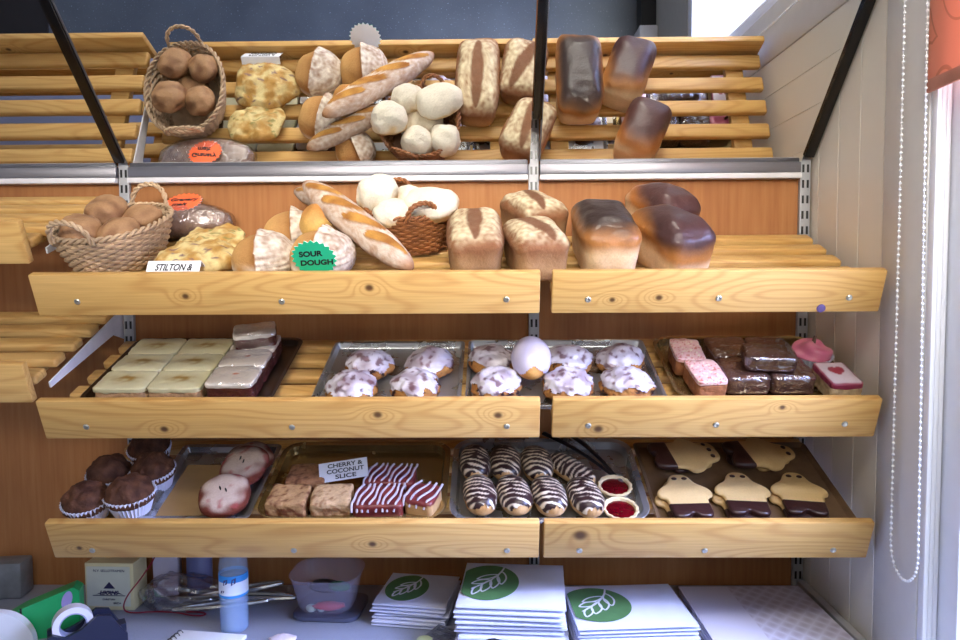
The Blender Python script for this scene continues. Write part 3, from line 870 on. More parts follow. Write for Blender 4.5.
# --- bottom shelf
# muffins
def muffin(M, r, label):
    t = thing('muffin', label, 'muffin', 'chocolate muffins in white cases', M=M)
    off = rnd_off()
    obj('paper_case', MB().lathe([(0, 0), (r*.70, 0), (r*1.04, .046), (r*1.02, .046), (r*.68, .001), (0, .001)], 72, fl=flute(1)), M_case, t, ang=20)
    def fm(d):
        n = noise.noise(Vector((d.x*2.5+off[0], d.y*2.5, d.z*2.5)))+.5*noise.noise(Vector((d.x*6+off[0], d.y*6, d.z*6)))
        return Vector((d.x*r*1.0, d.y*r*1.0, .036+d.z*(.044 if d.z > 0 else .02)))*(1+.09*n)
    obj('cake', blob(18, fm, lambda d, p: mix(lin('#3e231a'), lin('#63402e'), .5+.9*nz(p.x+off[0], p.y, p.z, 60))), M_cake, t, ang=180)
muffin(on(3, .054, .070, .001), .047, 'chocolate muffin at the front left of the muffins')
muffin(on(3, .140, .078, .008, 0, -6), .049, 'chocolate muffin at the front right, its white fluted case in full view')
muffin(on(3, .056, .164, .001), .046, 'chocolate muffin in the second row at the left end')
muffin(on(3, .148, .174, .001), .046, 'chocolate muffin in the second row, beside the tray of scones')
muffin(on(3, .104, .258, .001), .046, 'chocolate muffin at the back of the muffins')
# floured scones
def scone(M, label):
    off = rnd_off(); r = .052
    t = thing('fruit_scone', label, 'scone', 'round floured fruit cakes', M=M)
    def fm(d):
        k = (abs(d.x)**2.4+abs(d.y)**2.4+abs(d.z)**2.4)**(-1/2.4)
        n = noise.noise(Vector((d.x*2+off[0], d.y*2, d.z*2)))
        return Vector((d.x*r*k*(1+.05*n), d.y*r*k*(1+.05*n), .02+d.z*k*.02))
    def fc(d, p):
        n = nz(p.x+off[0], p.y, p.z, 45)
        c = mix(lin('#6a3226'), lin('#b8a498'), sm(.05, .75, d.z+.5*n-.35*max(abs(d.x), abs(d.y))**2))
        return mix(c, lin('#9a4a4a'), sm(.25, .5, nz(p.x, p.y+off[1], p.z, 60))*.7)
    obj('cake', blob(18, fm, fc), M_flour, t, ang=180)
    for dx, dy in ((-.006, .004), (.006, -.002)):
        obj('slit', blob(5, lambda d: Vector((d.x*.0018, d.y*.006, d.z*.001))), M_black, t, M=T_((dx, dy, .0405)) @ Rz(D(20)))
scone(on(3, .334, .096, .020, 10, 16), 'round floured cake with two slits, the front one of the pair')
scone(on(3, .352, .186, .030, -20, 16), 'round floured cake with two slits, leaning behind the front one')
scone(on(3, .338, .246, .004, 40, 4), 'round dark-baked cake at the back of the tray, half hidden')
# flapjacks
fjc = lambda a, b: (lambda d, p: mix(lin(a), lin(b), sm(-.3, .4, nz(p.x+5, p.y, p.z, 130)+.4*d.z)))
for X, v, w_, a, b, lab in ((.472, .082, .006, '#6b3d26', '#b08a62', 'nutty brown square at the front left of the golden tray'), (.562, .084, .006, '#8d6445', '#c9a882', 'pale crumbly square at the front, below the name card'),
                       (.494, .156, .006, '#55301f', '#93684a', 'nutty brown square behind the front left one on the golden tray')):
    slice_('flapjack', on(3, X, v, w_, R.uniform(-4, 4)), .084, .070, .044, lab, 'nutty flapjack squares', lin('#7a4e30'), fc=fjc(a, b))
# cherry & coconut slices
def drizzled(M, lx, ly, h, label, n, cut=False):
    t = thing('cherry_slice', label, 'cake slice', 'cherry and coconut slices', M=M)
    off = rnd_off()
    obj('cake', blob(14, slab_map(lx, ly, h, off, 8, .0015), lambda d, p: mix(lin('#7d3634'), lin('#5c2226'), .5+nz(p.x+off[0], p.y, p.z, 60)) if (d.z > .45 or not cut) else lin('#c9a272')), M_choc, t, ang=60)
    mb = MB()
    for i in range(n):
        x = -lx*.44+lx*.88*i/(n-1)
        pts = []
        for j in range(15):
            s = j/14; y = -ly*.52+ly*1.04*s
            zz = h+.0008-(.016*sm(.12, 0, s))
            pts.append((x+(s-.5)*.022+.0025*math.sin(s*7+i*1.7), y, zz))
        mb.tube([(max(-lx*.5, min(lx*.5, a)), b, c) for a, b, c in pts], .0026, 6, flat=.7)
    obj('icing_drizzle', mb, plain('white_drizzle', '#b9b2c0', .35, var=.03), t)
drizzled(on(3, .676, .154, .006, -2), .108, .066, .042, 'cherry slice with white drizzle, the rear one beside the name card', 8)
drizzled(on(3, .660, .080, .006, 2), .104, .070, .042, 'cherry slice with white drizzle, the front left one', 8)
drizzled(on(3, .752, .084, .006, -16), .062, .068, .046, 'cherry slice end piece showing its pale cut face at the tray end', 4, True)
r = thing('name_card', 'white card printed CHERRY & COCONUT SLICE among the cakes', 'card', M=on(3, .578, .138, .048, 3, 40) @ Rz(D(7)))
obj('card', MB().box(-.052, .052, -.004, .038, 0, .0008), plain('card_grey_white', '#b9bcc8', .6, var=.02), r)
for s, y, wd in (('CHERRY &', .029, .075), ('COCONUT', .0165, .08), ('SLICE', .004, .045)):
    text('lettering', s, .0125, M_ink, r, T_((.004, y, .0012)), bold=.0003, width=wd)
# eclairs
def eclair(M, l, r, label, ph, stripe=1):
    t = thing('eclair', label, 'eclair', 'striped chocolate eclairs', M=M)
    off = rnd_off()
    def fm(s=1, li=0):
        def g(d):
            k = (abs(d.x)**2.2+abs(d.y)**2.6+abs(d.z)**2.2)**(-1/2.3)
            n = noise.noise(Vector((d.x*1.8+off[0], d.y*2.4, d.z*1.8)))
            return Vector((d.x*r*k*s*(1+.06*n), d.y*l*k*s, r*.78+li+d.z*k*r*.8*s*(1+.05*n)))
        return g
    obj('choux_bun', blob(14, fm(), lambda d, p: mix(lin('#dcb582'), lin('#b98a52'), .5+nz(p.x+off[0], p.y, p.z, 50))), M_bread, t, ang=180)
    def fc(d, p):
        n = nz(p.x+off[0], p.y+off[1], p.z, 55)
        s = math.sin((p.y+.35*p.x*stripe)*2*PI/.0125+ph+2.4*n)
        c = mix(lin('#2f1a1c'), lin('#e2d2bc'), sm(.35, .85, s+1.0*n))
        return c
    obj('chocolate_icing', blob(34, fm(1.03, .0006), fc, lambda d, p: d.z > .02+.3*noise.noise(Vector((d.x*3+off[0], d.y*4, 0))) and d.y > -.90+.12*noise.noise(Vector((d.x*6+off[1], 1, 0)))), M_choc, t, ang=180)
for X, v, rz, lab in ((.858, .214, 4, 'striped eclair at the back left corner of its tray'), (.926, .214, 3, 'striped eclair second from the left in the back row'),
                      (.996, .210, 8, 'striped eclair third from the left in the back row'), (.870, .100, 10, 'striped eclair at the front left corner of its tray'),
                      (.942, .100, 14, 'striped eclair second from the left in the front row'), (1.014, .096, 12, 'striped eclair third from the left, by the shelf gap, front row'),
                      (1.090, .092, 14, 'striped eclair beside the jam tarts at the end of the front row')):
    eclair(on(3, X, v, .005, rz), .055, .034, lab, R.uniform(0, 6))
eclair(on(3, 1.070, .196, .005, 42), .066, .027, 'long thin-striped eclair lying aslant at the end of the back row', 0, 0)
# jam tarts
for X, v, lab in ((1.160, .142, 'red jam tart in a pale crust, the rear one by the tongs'), (1.160, .066, 'red jam tart in a pale crust, the front one at the tray corner')):
    t = thing('jam_tart', lab, 'tart', 'red jam tarts', M=on(3, X, v, .005))
    obj('crust', MB().lathe([(0, 0), (.026, 0), (.037, .019), (.0355, .0215), (.031, .020), (.028, .012), (0, .012)], 56, col=lin('#dbc79e'), fl=lambda k, r, z: 1+(.03*math.sin(k*PI/2) if z > .012 else 0)), M_bisc, t, ang=35)
    obj('jam', MB().lathe([(0, .0165), (.022, .016), (.0295, .0155), (.0295, .0125), (0, .0125)], 40), M_jam, t)
# tongs lying on the tray
t = thing('serving_tongs', 'black serving tongs resting on the silver tray behind the eclairs', 'tongs', M=frame(3))
A1, A2, B1 = Vector((1.020, .340, .030)), Vector((1.070, .345, .034)), Vector((1.178, .165, .016))
M_dk = plain('dark_tongs', '#17161a', .3)
for a in (A1, A2):
    pts = [a.lerp(B1, s)+Vector((0, 0, .012*math.sin(s*PI))) for s in [i/10 for i in range(11)]]
    obj('arm', MB().tube(pts, [.0075-.0035*s/10 for s in range(11)], 10, flat=.5), M_dk, t)
obj('hinge', MB().tube([B1+Vector((-.008, .012, 0)), B1, B1+Vector((.002, -.012, -.002))], [.008, .009, .006], 12), M_steel, t)
# ghost biscuits
def ghost_outline():
    half = [(.000, .082), (.011, .081), (.020, .076), (.0265, .066), (.031, .054), (.038, .046), (.049, .039), (.060, .028), (.064, .016), (.060, .006),
            (.052, .003), (.047, -.003), (.0455, -.014), (.045, -.032), (.0445, -.050), (.037, -.059), (.024, -.060), (.011, -.057), (.000, -.047)]
    P = half+[(-x, y) for x, y in half[::-1][1:-1]]
    for _ in range(2):
        Q = []
        for i, p in enumerate(P):
            q = P[(i+1) % len(P)]
            Q += [(p[0]*.75+q[0]*.25, p[1]*.75+q[1]*.25), (p[0]*.25+q[0]*.75, p[1]*.25+q[1]*.75)]
        P = Q
    return P
GP = [(x*.92, y) for x, y in ghost_outline()]
def slabbed(P, h, bev, cut=None, grow=0, lift=0):
    """thin biscuit from an outline with rounded edges"""
    cxm = sum(p[0] for p in P)/len(P); cym = sum(p[1] for p in P)/len(P)
    def ins(d):
        out = []
        n = len(P)
        for i in range(n):
            a, b = P[i-1], P[(i+1) % n]; tx, ty = b[0]-a[0], b[1]-a[1]; l = math.hypot(tx, ty) or 1
            out.append((P[i][0]+(-ty/l)*d, P[i][1]+(tx/l)*d))
        return out
    L = []
    for d, z in ((bev, 0), (0, bev), (0, h-bev), (bev*.4, h-bev*.35), (bev*1.2, h)):
        L.append([(x, y, z+lift) for x, y in ins(d-grow)])
    return L
_area = sum(GP[i-1][0]*GP[i][1]-GP[i][0]*GP[i-1][1] for i in range(len(GP)))
if _area < 0: GP = GP[::-1]
def ghost(M, label, dark=0):
    t = thing('ghost_biscuit', label, 'biscuit', 'ghost-shaped biscuits dipped in chocolate', M=M)
    off = rnd_off()
    c0, c1 = mix(lin('#dcbd86'), lin('#a8804c'), dark), mix(lin('#c2985c'), lin('#8d6436'), dark)
    mb = MB().loops(slabbed(GP, .011, .004), col=lambda p: mix(c0, c1, sm(.006, .0, p.z)+.4*nz(p.x+off[0], p.y, p.z, 40)))
    obj('biscuit', mb, M_bisc, t, ang=40)
    # chocolate dip: the outline below the dip line, slightly larger
    yl = -.020
    P2 = []
    n = len(GP)
    for i in range(n):
        a, b = GP[i], GP[(i+1) % n]
        if a[1] <= yl: P2.append(a)
        if (a[1] <= yl) != (b[1] <= yl):
            s = (yl-a[1])/(b[1]-a[1]); P2.append((a[0]+(b[0]-a[0])*s, yl))
    L = []
    for d, z in ((.002, -.0005), (-.0012, .004), (-.0012, .0085), (.001, .0115), (.005, .0128)):
        cx_, cy_ = 0, -.036
        L.append([(x*(1-d/.045), cy_+(y-cy_)*(1-d/.03), z) for x, y in P2])
    obj('chocolate_dip', MB().loops(L, col=lin('#38201e')), M_choc, t, ang=40)
    for sx in (-1, 1):
        obj('eye', blob(6, lambda d: Vector((d.x*.0062, d.y*.0048, d.z*.0022))), plain('chocolate_eye', '#331a14', .35) if 'chocolate_eye' not in bpy.data.materials else bpy.data.materials['chocolate_eye'], t, M=T_((sx*.011, .064, .0112)))
lowz, topz = .0035, .0160
for X, v, rz, lab in ((1.302, .098, 2, 'left'), (1.424, .102, -3, 'middle'), (1.545, .102, -4, 'right')):
    ghost(on(3, X-.004, v-.005, lowz, rz+4), 'ghost-shaped biscuit underneath the %s one of the front three' % lab, .45)
for X, v, rz, lab in ((1.304, .098, 2, 'ghost-shaped biscuit lying on top at the front left, feet dipped in chocolate'), (1.426, .106, -4, 'ghost-shaped biscuit lying on top in the middle of the front three'), (1.545, .106, -7, 'ghost-shaped biscuit lying on top at the front right, by the wall')):
    ghost(on(3, X, v, topz, rz), lab)
ghost(on(3, 1.326, .252, .0185, -84, -3) @ Matrix.Scale(1.12, 4), 'ghost-shaped biscuit lying sideways at the back left, feet towards the eclairs', .12)
ghost(on(3, 1.500, .258, .0185, -82, -3) @ Matrix.Scale(1.12, 4), 'ghost-shaped biscuit lying sideways at the back right, near the wall', .12)
ghost(on(3, 1.345, .270, lowz, -60), 'ghost-shaped biscuit underneath the sideways one at the back left', .5)
ghost(on(3, 1.500, .275, lowz, -100), 'ghost-shaped biscuit underneath the sideways one at the back right', .5)
# ================================================================== COUNTER
t = NT('counter_laminate'); v = t.coord()
c = t.ramp(t.noise(v, 3, 2), [(.3, lin('#8b91a6')), (.7, lin('#989eb2'))])
t.base(t.mixc(t.ramp(t.noise(v, 300, 2), [(.6, (0, 0, 0)), (.72, (.5, .5, .5))]), c, lin('#7a8094'))); t.pr(Roughness=.42)
r = thing('shop_counter', 'grey-blue worktop running under the shelves to the right wall', 'counter', M=T_((0, 0, 0)))
obj('worktop', MB().box(-2.2, 1.665, -.60, -.001, CZ-.035, CZ, .004), t.m, r)
obj('front_panel', MB().box(-2.18, 1.66, -.57, -.55, .0, CZ-.0355), plain('grey_front_panel', '#8d8f96', .5), r)
obj('end_panel', MB().box(-2.2, -2.18, -.57, -.001, 0, CZ-.0355), plain('grey_end_panel', '#8d8f96', .5), r)
obj('wall_strip', MB().box(1.648, 1.669, -.60, -.014, CZ+.0005, CZ+.020, .004), plain('grey_wall_strip', '#b9b8bc', .4), label='pale strip along the back right edge of the counter against the cladding', cat='edge strip')

# carton with a pyramid picture
r = thing('carton', 'cream carton printed with a dark pyramid, on the counter at the left', 'carton', M=ct(.004, -.118, 0, -2))
mc = plain('cream_carton', '#d8cda2', .6, var=.03)
obj('box', MB().box(-.058, .058, -.028, .034, 0, .112, .0015), mc, r)
obj('front_print', MB().box(-.054, .050, -.0286, -.0281, .010, .104), plain('pale_print', '#cfd0c4', .6, var=.03), r)
mn = plain('dark_blue_ink', '#2a2450', .6)
FR = lambda x, z: T_((x, -.0288, z)) @ Rx(PI/2)
obj('pyramid', MB().prism([(-.014, .052), (.014, .052), (0, .068)], 0, .0003).prism([(-.040, .0345), (.038, .0345), (.038, .0362), (-.040, .0362)], 0, .0003).prism([(-.034, .037), (-.020, .043), (-.002, .046), (.022, .043), (.034, .037), (.018, .0405), (-.002, .043), (-.022, .040)], 0, .0003), mn, r, M=FR(0, 0))
text('lettering', 'LIXANS', .013, mn, r, FR(-.002, .0415), shear=.3, bold=.0005)
text('lettering', 'N.V. SELLOTRAMEN', .008, mn, r, FR(0, .094), width=.074)
text('lettering', 'CHRISTIAN', .006, mn, r, FR(-.002, .026))
text('lettering', 'BREDA', .006, mn, r, FR(.018, .017))
# white pack and dark tube behind it
obj('paper_pack', MB().box(-.032, .026, -.022, .022, 0, .115, .005), plain('lilac_white_pack', '#c9c4da', .5), label='pale lilac pack standing behind the pyramid carton', cat='pack', M=ct(.102, -.055, 0, 10))
r = thing('clear_jar', 'clear blue-tinted plastic tub standing behind the bag of tongs', 'jar', M=ct(.175, -.048))
obj('wall', MB().lathe([(0, 0), (.029, 0), (.030, .004), (.030, .092), (.026, .100), (.0255, .100), (.029, .091), (.029, .005), (0, .002)], 36), frosted('blue_tint_plastic', '#8088c0', .55), r)
obj('lid', MB().lathe([(0, .1005), (.031, .1005), (.031, .114), (.029, .116), (0, .116)], 36), plain('lilac_lid', '#6a6aa0', .4), r)
# red string
pts = [(.100, -.090, .150), (.092, -.098, .110), (.078, -.150, .075), (.050, -.162, .040), (.042, -.165, .012), (.060, -.168, .003), (.11, -.158, .003), (.17, -.163, .003), (.205, -.178, .003), (.232, -.180, .003), (.240, -.168, .003), (.215, -.160, .003), (.19, -.165, .005)]
def smooth(P, k=3):
    P = [Vector(p) for p in P]
    for _ in range(k):
        Q = [P[0]]
        for a, b in zip(P, P[1:]): Q += [a*.75+b*.25, a*.25+b*.75]
        P = Q+[P[-1]]
    return P
obj('red_cord', MB().tube(smooth(pts), .0018, 6), plain('red_cord', '#8a1830', .5), label='thin dark red cord looping down past the carton onto the counter', cat='cord', M=T_((0, 0, CZ)))
# bag of metal tongs
def steel_tongs(M, label, L=.21):
    t = thing('metal_tongs', label, 'tongs', 'steel tongs in the clear bag', M=M)
    for s in (-1, 1):
        P = smooth([(-L*.5, 0, .010), (-L*.3, s*.007, .010), (0, s*.014, .011), (L*.3, s*.012, .011), (L*.46, s*.006, .010)])
        obj('arm', MB().tube(P, [.0056]*len(P), 8, flat=1.0), M_steel, t)
    obj('bend', MB().tube(smooth([(L*.46, -.006, .010), (L*.5, -.004, .010), (L*.505, 0, .010), (L*.5, .004, .010), (L*.46, .006, .010)]), .0052, 8), M_steel, t)
steel_tongs(ct(.285, -.100, .018, 10, 0, -6), 'steel tongs in the clear bag, the upper pair with bright rounded ends')
steel_tongs(ct(.318, -.098, .002, -2), 'steel tongs in the clear bag, the pair reaching farthest right')
steel_tongs(ct(.262, -.142, .002, 14), 'steel tongs in the clear bag, the front pair lying on the counter')
steel_tongs(ct(.232, -.060, .004, 5), 'steel tongs in the clear bag, the rear pair nearest the wall', .2)
off = rnd_off()
mb = blob(20, lambda d: Vector((d.x*.115*(1+.1*nz(d.x, d.y, d.z+3, 3)), d.y*.056*(1+.25*nz(d.x+5, d.y, d.z, 3)), max(.0006, .024+d.z*(.040-.018*d.x)*(1+.35*nz(d.x, d.y+7, d.z, 3.5))))))
obj('clear_bag', mb, film('crinkled_bag', (.85, .86, .92), .20, .15, 30, 1.0), label='crumpled clear plastic bag holding steel tongs, behind the water bottle', cat='bag', M=ct(.178, -.108, .0008, 4), ang=180)
# water bottle
r = thing('water_bottle', 'clear water bottle with a blue and white label standing on the counter', 'bottle', M=ct(.328, -.238) @ Matrix.Scale(1.2, 4))
R0 = .0255
t = NT('bottle_plastic'); t.base(lin('#b4cdf2')); t.pr(Roughness=.12, Alpha=.30); t.b.inputs['Specular IOR Level'].default_value = .7
fz = t.noise(t.coord((30, 30, 60)), 4, 2); t.bump(fz, .3, .004); M_pet = t.m
prof = [(0, .002), (.018, 0), (.024, .003), (R0, .010)]
for i in range(6): prof += [(R0, .014+i*.0085), (R0-.0016, .018+i*.0085)]
prof += [(R0, .068), (R0-.001, .070), (R0-.001, .108), (R0, .110), (R0, .120), (.0235, .138), (.016, .155), (.0115, .163), (.0115, .170), (0, .170)]
obj('body', MB().lathe(prof, 40), M_pet, r, ang=60)
obj('water', MB().lathe([(0, .003), (.0232, .004), (.0238, .012), (.0238, .070), (.0238, .104), (0, .104)], 32), frosted('water', '#7fa4d8', .35), r)
ml = [plain('label_white', '#dfe6f6', .5, var=.03), plain('label_blue', '#2f8ede', .5), plain('label_dark', '#3a3a74', .5)]
mb = MB()
for z0, z1, mi in ((.069, .0735, 1), (.0735, .097, 0), (.097, .109, 1)):
    o = len(mb.f); mb.lathe([(R0+.0003, z0), (R0+.0003, z1)], 40, mi=mi); mb.f = [f for f in mb.f if len(f) == 4]; mb.mi = mb.mi[:len(mb.f)]
obj('label_wrap', mb, ml, r)
mb = MB()
for th, zz, w_ in ((-105, .098, .006), (-72, .099, .007), (-120, .080, .003)):
    a = D(th); q = R0+.0006; mb.add([(q*math.cos(a+s), q*math.sin(a+s), zz+h) for s, h in ((-.16, -w_), (.16, -w_*.4), (.2, w_), (-.1, w_*.6))], [(0, 1, 2, 3)])
obj('label_print', mb, ml[2], r)
obj('cap', MB().lathe([(0, .1705), (.0145, .1705), (.0145, .185), (.013, .187), (0, .187)], 24, fl=lambda k, r, z: 1+.02*(k % 2)), plain('blue_cap', '#3a6ac0', .4), r)
# plastic tub with bits in it
r = thing('plastic_tub', 'frosted square plastic tub filled with small coloured bits', 'tub', M=ct(.512, -.138, .0125, -2))
def tubl(P): return [[(x, y, z) for x, y in rrect(a, b, rr, 8)] for a, b, rr, z in P]
obj('wall', MB().loops(tubl([(.058, .052, .034, .0), (.063, .057, .038, .006), (.078, .070, .046, .080), (.082, .074, .05, .082), (.082, .074, .05, .080), (.0775, .0695, .046, .078), (.0605, .0545, .036, .007), (.055, .05, .032, .002)])), frosted('frosted_plastic', '#c4c0dc', .17), r, ang=40)
obj('tub_lid', MB().loops(tubl([(.074, .066, .028, 0), (.077, .069, .03, .003), (.077, .069, .03, .010), (.072, .064, .027, .0118)])), plain('dark_lid', '#4c5068', .35), label='dark grey lid lying under the frosted plastic tub', cat='lid', M=ct(.520, -.138, .0003, -4))
for X, Y, z, rr, c_, lab in ((.522, -.158, .024, (.036, .012, .010), '#d8404e', 'red plastic piece inside the frosted tub'), (.536, -.112, .050, (.026, .020, .010), '#1f7a4c', 'green bit lying on top inside the frosted tub'),
                        (.482, -.160, .020, (.012, .010, .009), '#cfe0d8', 'pale bit at the left inside the frosted tub'), (.506, -.164, .021, (.009, .009, .008), '#cfe0d8', 'pale bit beside the red piece inside the frosted tub'),
                        (.500, -.100, .046, (.036, .03, .012), '#1c1a20', 'black bit at the back inside the frosted tub')):
    off = rnd_off()
    obj('small_bit', blob(8, lambda d: Vector((d.x*rr[0]*(1+.3*nz(d.x+off[0], d.y, d.z, 2)), d.y*rr[1], d.z*rr[2]))), plain('bit_'+c_[1:]+lab[:3], c_, .5), label=lab, cat='small bit', M=ct(X, Y-.016, z, 20, 0, 8), ang=180)
# spiral notebook
r = thing('spiral_notebook', 'white spiral notebook lying at the front edge of the view', 'notebook', M=ct(.285, -.348, .0005, -8))
obj('pages', MB().box(-.078, .072, -.09, .082, 0, .008, .001), M_paper, r)
mb = MB()
for i in range(13):
    y = -.082+i*.0125
    mb.tube([(-.074+math.cos(a)*.007, y, .0065+math.sin(a)*.007) for a in [2*PI*j/14 for j in range(14)]], .0009, 5, True)
obj('wire_spiral', mb, plain('black_wire', '#16161c', .4), r)
# green carton, white disc, tape dispenser, grey box
r = thing('green_box_file', 'bright green plastic box standing on the counter at the far left', 'box', M=ct(-.056, -.262, 0, 18))
mg = plain('green_plastic', '#1c9a58', .4, var=.05)
mb = MB(); P = [(-.115, 0), (.052, 0), (.052, .095), (.040, .104), (-.060, .070), (-.115, .040)]
V = [(x, -.012, z) for x, z in P]+[(x, .030, z) for x, z in P]; n = len(P)
mb.add(V, [tuple(range(n)), tuple(range(n, 2*n))[::-1]]+[(i, (i+1) % n, n+(i+1) % n, n+i) for i in range(n)])
obj('body', mb, mg, r, ang=30)
obj('front_sticker', MB().lathe([(0, 0), (1, 0), (1, .0006), (0, .0006)], 24, sx=.010, sy=.020), plain('lilac_sticker', '#9a8fc4', .5), r, M=T_((.028, -.0128, .078)) @ Rx(PI/2) @ Rz(D(-15)))
obj('dark_edge', MB().box(-.002, .002, -.0135, -.0125, .004, .072), M_black, r, M=T_((-.060, 0, 0)))
mb = MB(); P = [(math.cos(D(a))*.078, math.sin(D(a))*.078) for a in range(0, 181, 6)]
V = [(x, -.010, z) for x, z in P]+[(x, .010, z) for x, z in P]; n = len(P)
mb.add(V, [tuple(range(n)), tuple(range(n, 2*n))[::-1]]+[(i, (i+1) % n, n+(i+1) % n, n+i) for i in range(n)])
obj('white_card_disc', mb, plain('disc_white', '#dcdde2', .6, var=.03), label='white half-round card pad with a cream edge in front of the green box', cat='card pad', M=ct(-.150, -.318, 0, 14), ang=30)
r = thing('tape_dispenser', 'navy blue tape dispenser with a white roll of tape', 'tape dispenser', M=ct(.030, -.318, 0, -58))
mb = MB(); P = [(-.070, 0), (.075, 0), (.075, .020), (.060, .040), (.045, .066), (.020, .072), (-.010, .050), (-.040, .040), (-.062, .052), (-.070, .048)]
for y0, y1 in ((-.024, -.014), (.014, .024)):
    V = [(x, y0, z) for x, z in P]+[(x, y1, z) for x, z in P]; n = len(P)
    mb.add(V, [tuple(range(n)), tuple(range(n, 2*n))[::-1]]+[(i, (i+1) % n, n+(i+1) % n, n+i) for i in range(n)])
mb.box(-.07, .075, -.0145, .0145, 0, .016); mb.box(.052, .074, -.0145, .0145, .016, .038)
obj('body', mb, plain('navy_plastic', '#1c2038', .4), r, ang=35)
t = NT('tape_white'); t.base(lin('#d5d3de')); t.pr(Roughness=.3); M_tp = t.m
ring = lambda ro, ri, w_: MB().lathe([(ri, -w_), (ro, -w_), (ro, w_), (ri, w_), (ri, -w_)], 40)
def lathe_ring(ro, ri, w_):
    mb = MB(); n = 40; V = []; F = []
    for rr, z in ((ri, -w_), (ro, -w_), (ro, w_), (ri, w_)):
        V += [(rr*math.cos(2*PI*k/n), rr*math.sin(2*PI*k/n), z) for k in range(n)]
    for i in range(4):
        j = (i+1) % 4
        F += [(i*n+k, i*n+(k+1) % n, j*n+(k+1) % n, j*n+k) for k in range(n)]
    return mb.add(V, F)
tr_ = obj('tape_roll', lathe_ring(.038, .026, .0125), M_tp, r, M=T_((-.024, 0, .058)) @ Rx(PI/2), ang=30)
obj('core', lathe_ring(.0258, .0235, .0128), plain('core_card', '#8f93b4', .5), tr_, ang=30)
r.matrix_basis = ct(.045, -.318, .0003, 34)
obj('grey_tin', MB().box(-.06, .028, -.03, .03, 0, .088, .006), plain('grey_tin', '#6d7076', .4, var=.2), label='dull grey metal box at the far left end of the counter by the back wall', cat='tin', M=ct(-.275, -.06, 0, 6))

# paper bag stacks
M_bag = plain('bag_paper', '#d2d6ec', .6, var=.03, bump=.25, bscale=25)
t = NT('scale_pattern_paper'); v = t.coord()
sp_ = t.node('ShaderNodeSeparateXYZ'); t.l.new(v, sp_.inputs[0])
sx = t.math('MULTIPLY', sp_.outputs[0], 1/.034); sy = t.math('MULTIPLY', sp_.outputs[1], 1/.034)
a = t.math('SINE', t.math('MULTIPLY', t.math('ADD', sx, t.math('MULTIPLY', sy, .8)), PI)); b = t.math('SINE', t.math('MULTIPLY', t.math('SUBTRACT', sx, t.math('MULTIPLY', sy, .8)), PI))
g = t.math('MULTIPLY', t.math('POWER', t.math('ABSOLUTE', t.math('MULTIPLY', a, b)), .8), t.math('GREATER_THAN', sp_.outputs[0], -.03))
t.base(t.mixc(t.math('MULTIPLY', g, .42), lin('#d9d7ea'), lin('#8a7288'))); t.pr(Roughness=.55); M_bagp = t.m
M_green = plain('leaf_green', '#4f7a4c', .6, var=.12)
M_wleaf = plain('leaf_white', '#dde2ee', .6, var=.02)
def bag_mesh(W, Dp, h, seed, wav=.0012):
    nx, ny = 18, 14; off = rnd_off()
    V = []; F = []
    for top in (0, 1):
        for j in range(ny+1):
            for i in range(nx+1):
                x, y = (i/nx-.5)*W, (j/ny-.5)*Dp
                e = min(1, 6*min(i/nx, 1-i/nx, j/ny, 1-j/ny)+.35)
                z = (h*e*.5*(1 if top else -1))+h*.5+wav*noise.noise(Vector((x*14+off[0], y*14+off[1], 0)))*e
                V.append((x+.0008*noise.noise(Vector((y*30+off[2], 0, top))), y, z))
    N = (nx+1)*(ny+1); q = lambda i, j, t: t*N+j*(nx+1)+i
    for j in range(ny):
        for i in range(nx):
            F.append((q(i, j, 1), q(i+1, j, 1), q(i+1, j+1, 1), q(i, j+1, 1))); F.append((q(i, j, 0), q(i, j+1, 0), q(i+1, j+1, 0), q(i+1, j, 0)))
    for i in range(nx): F += [(q(i, 0, 0), q(i+1, 0, 0), q(i+1, 0, 1), q(i, 0, 1)), (q(i+1, ny, 0), q(i, ny, 0), q(i, ny, 1), q(i+1, ny, 1))]
    for j in range(ny): F += [(q(0, j+1, 0), q(0, j, 0), q(0, j, 1), q(0, j+1, 1)), (q(nx, j, 0), q(nx, j+1, 0), q(nx, j+1, 1), q(nx, j, 1))]
    return MB().add(V, F)
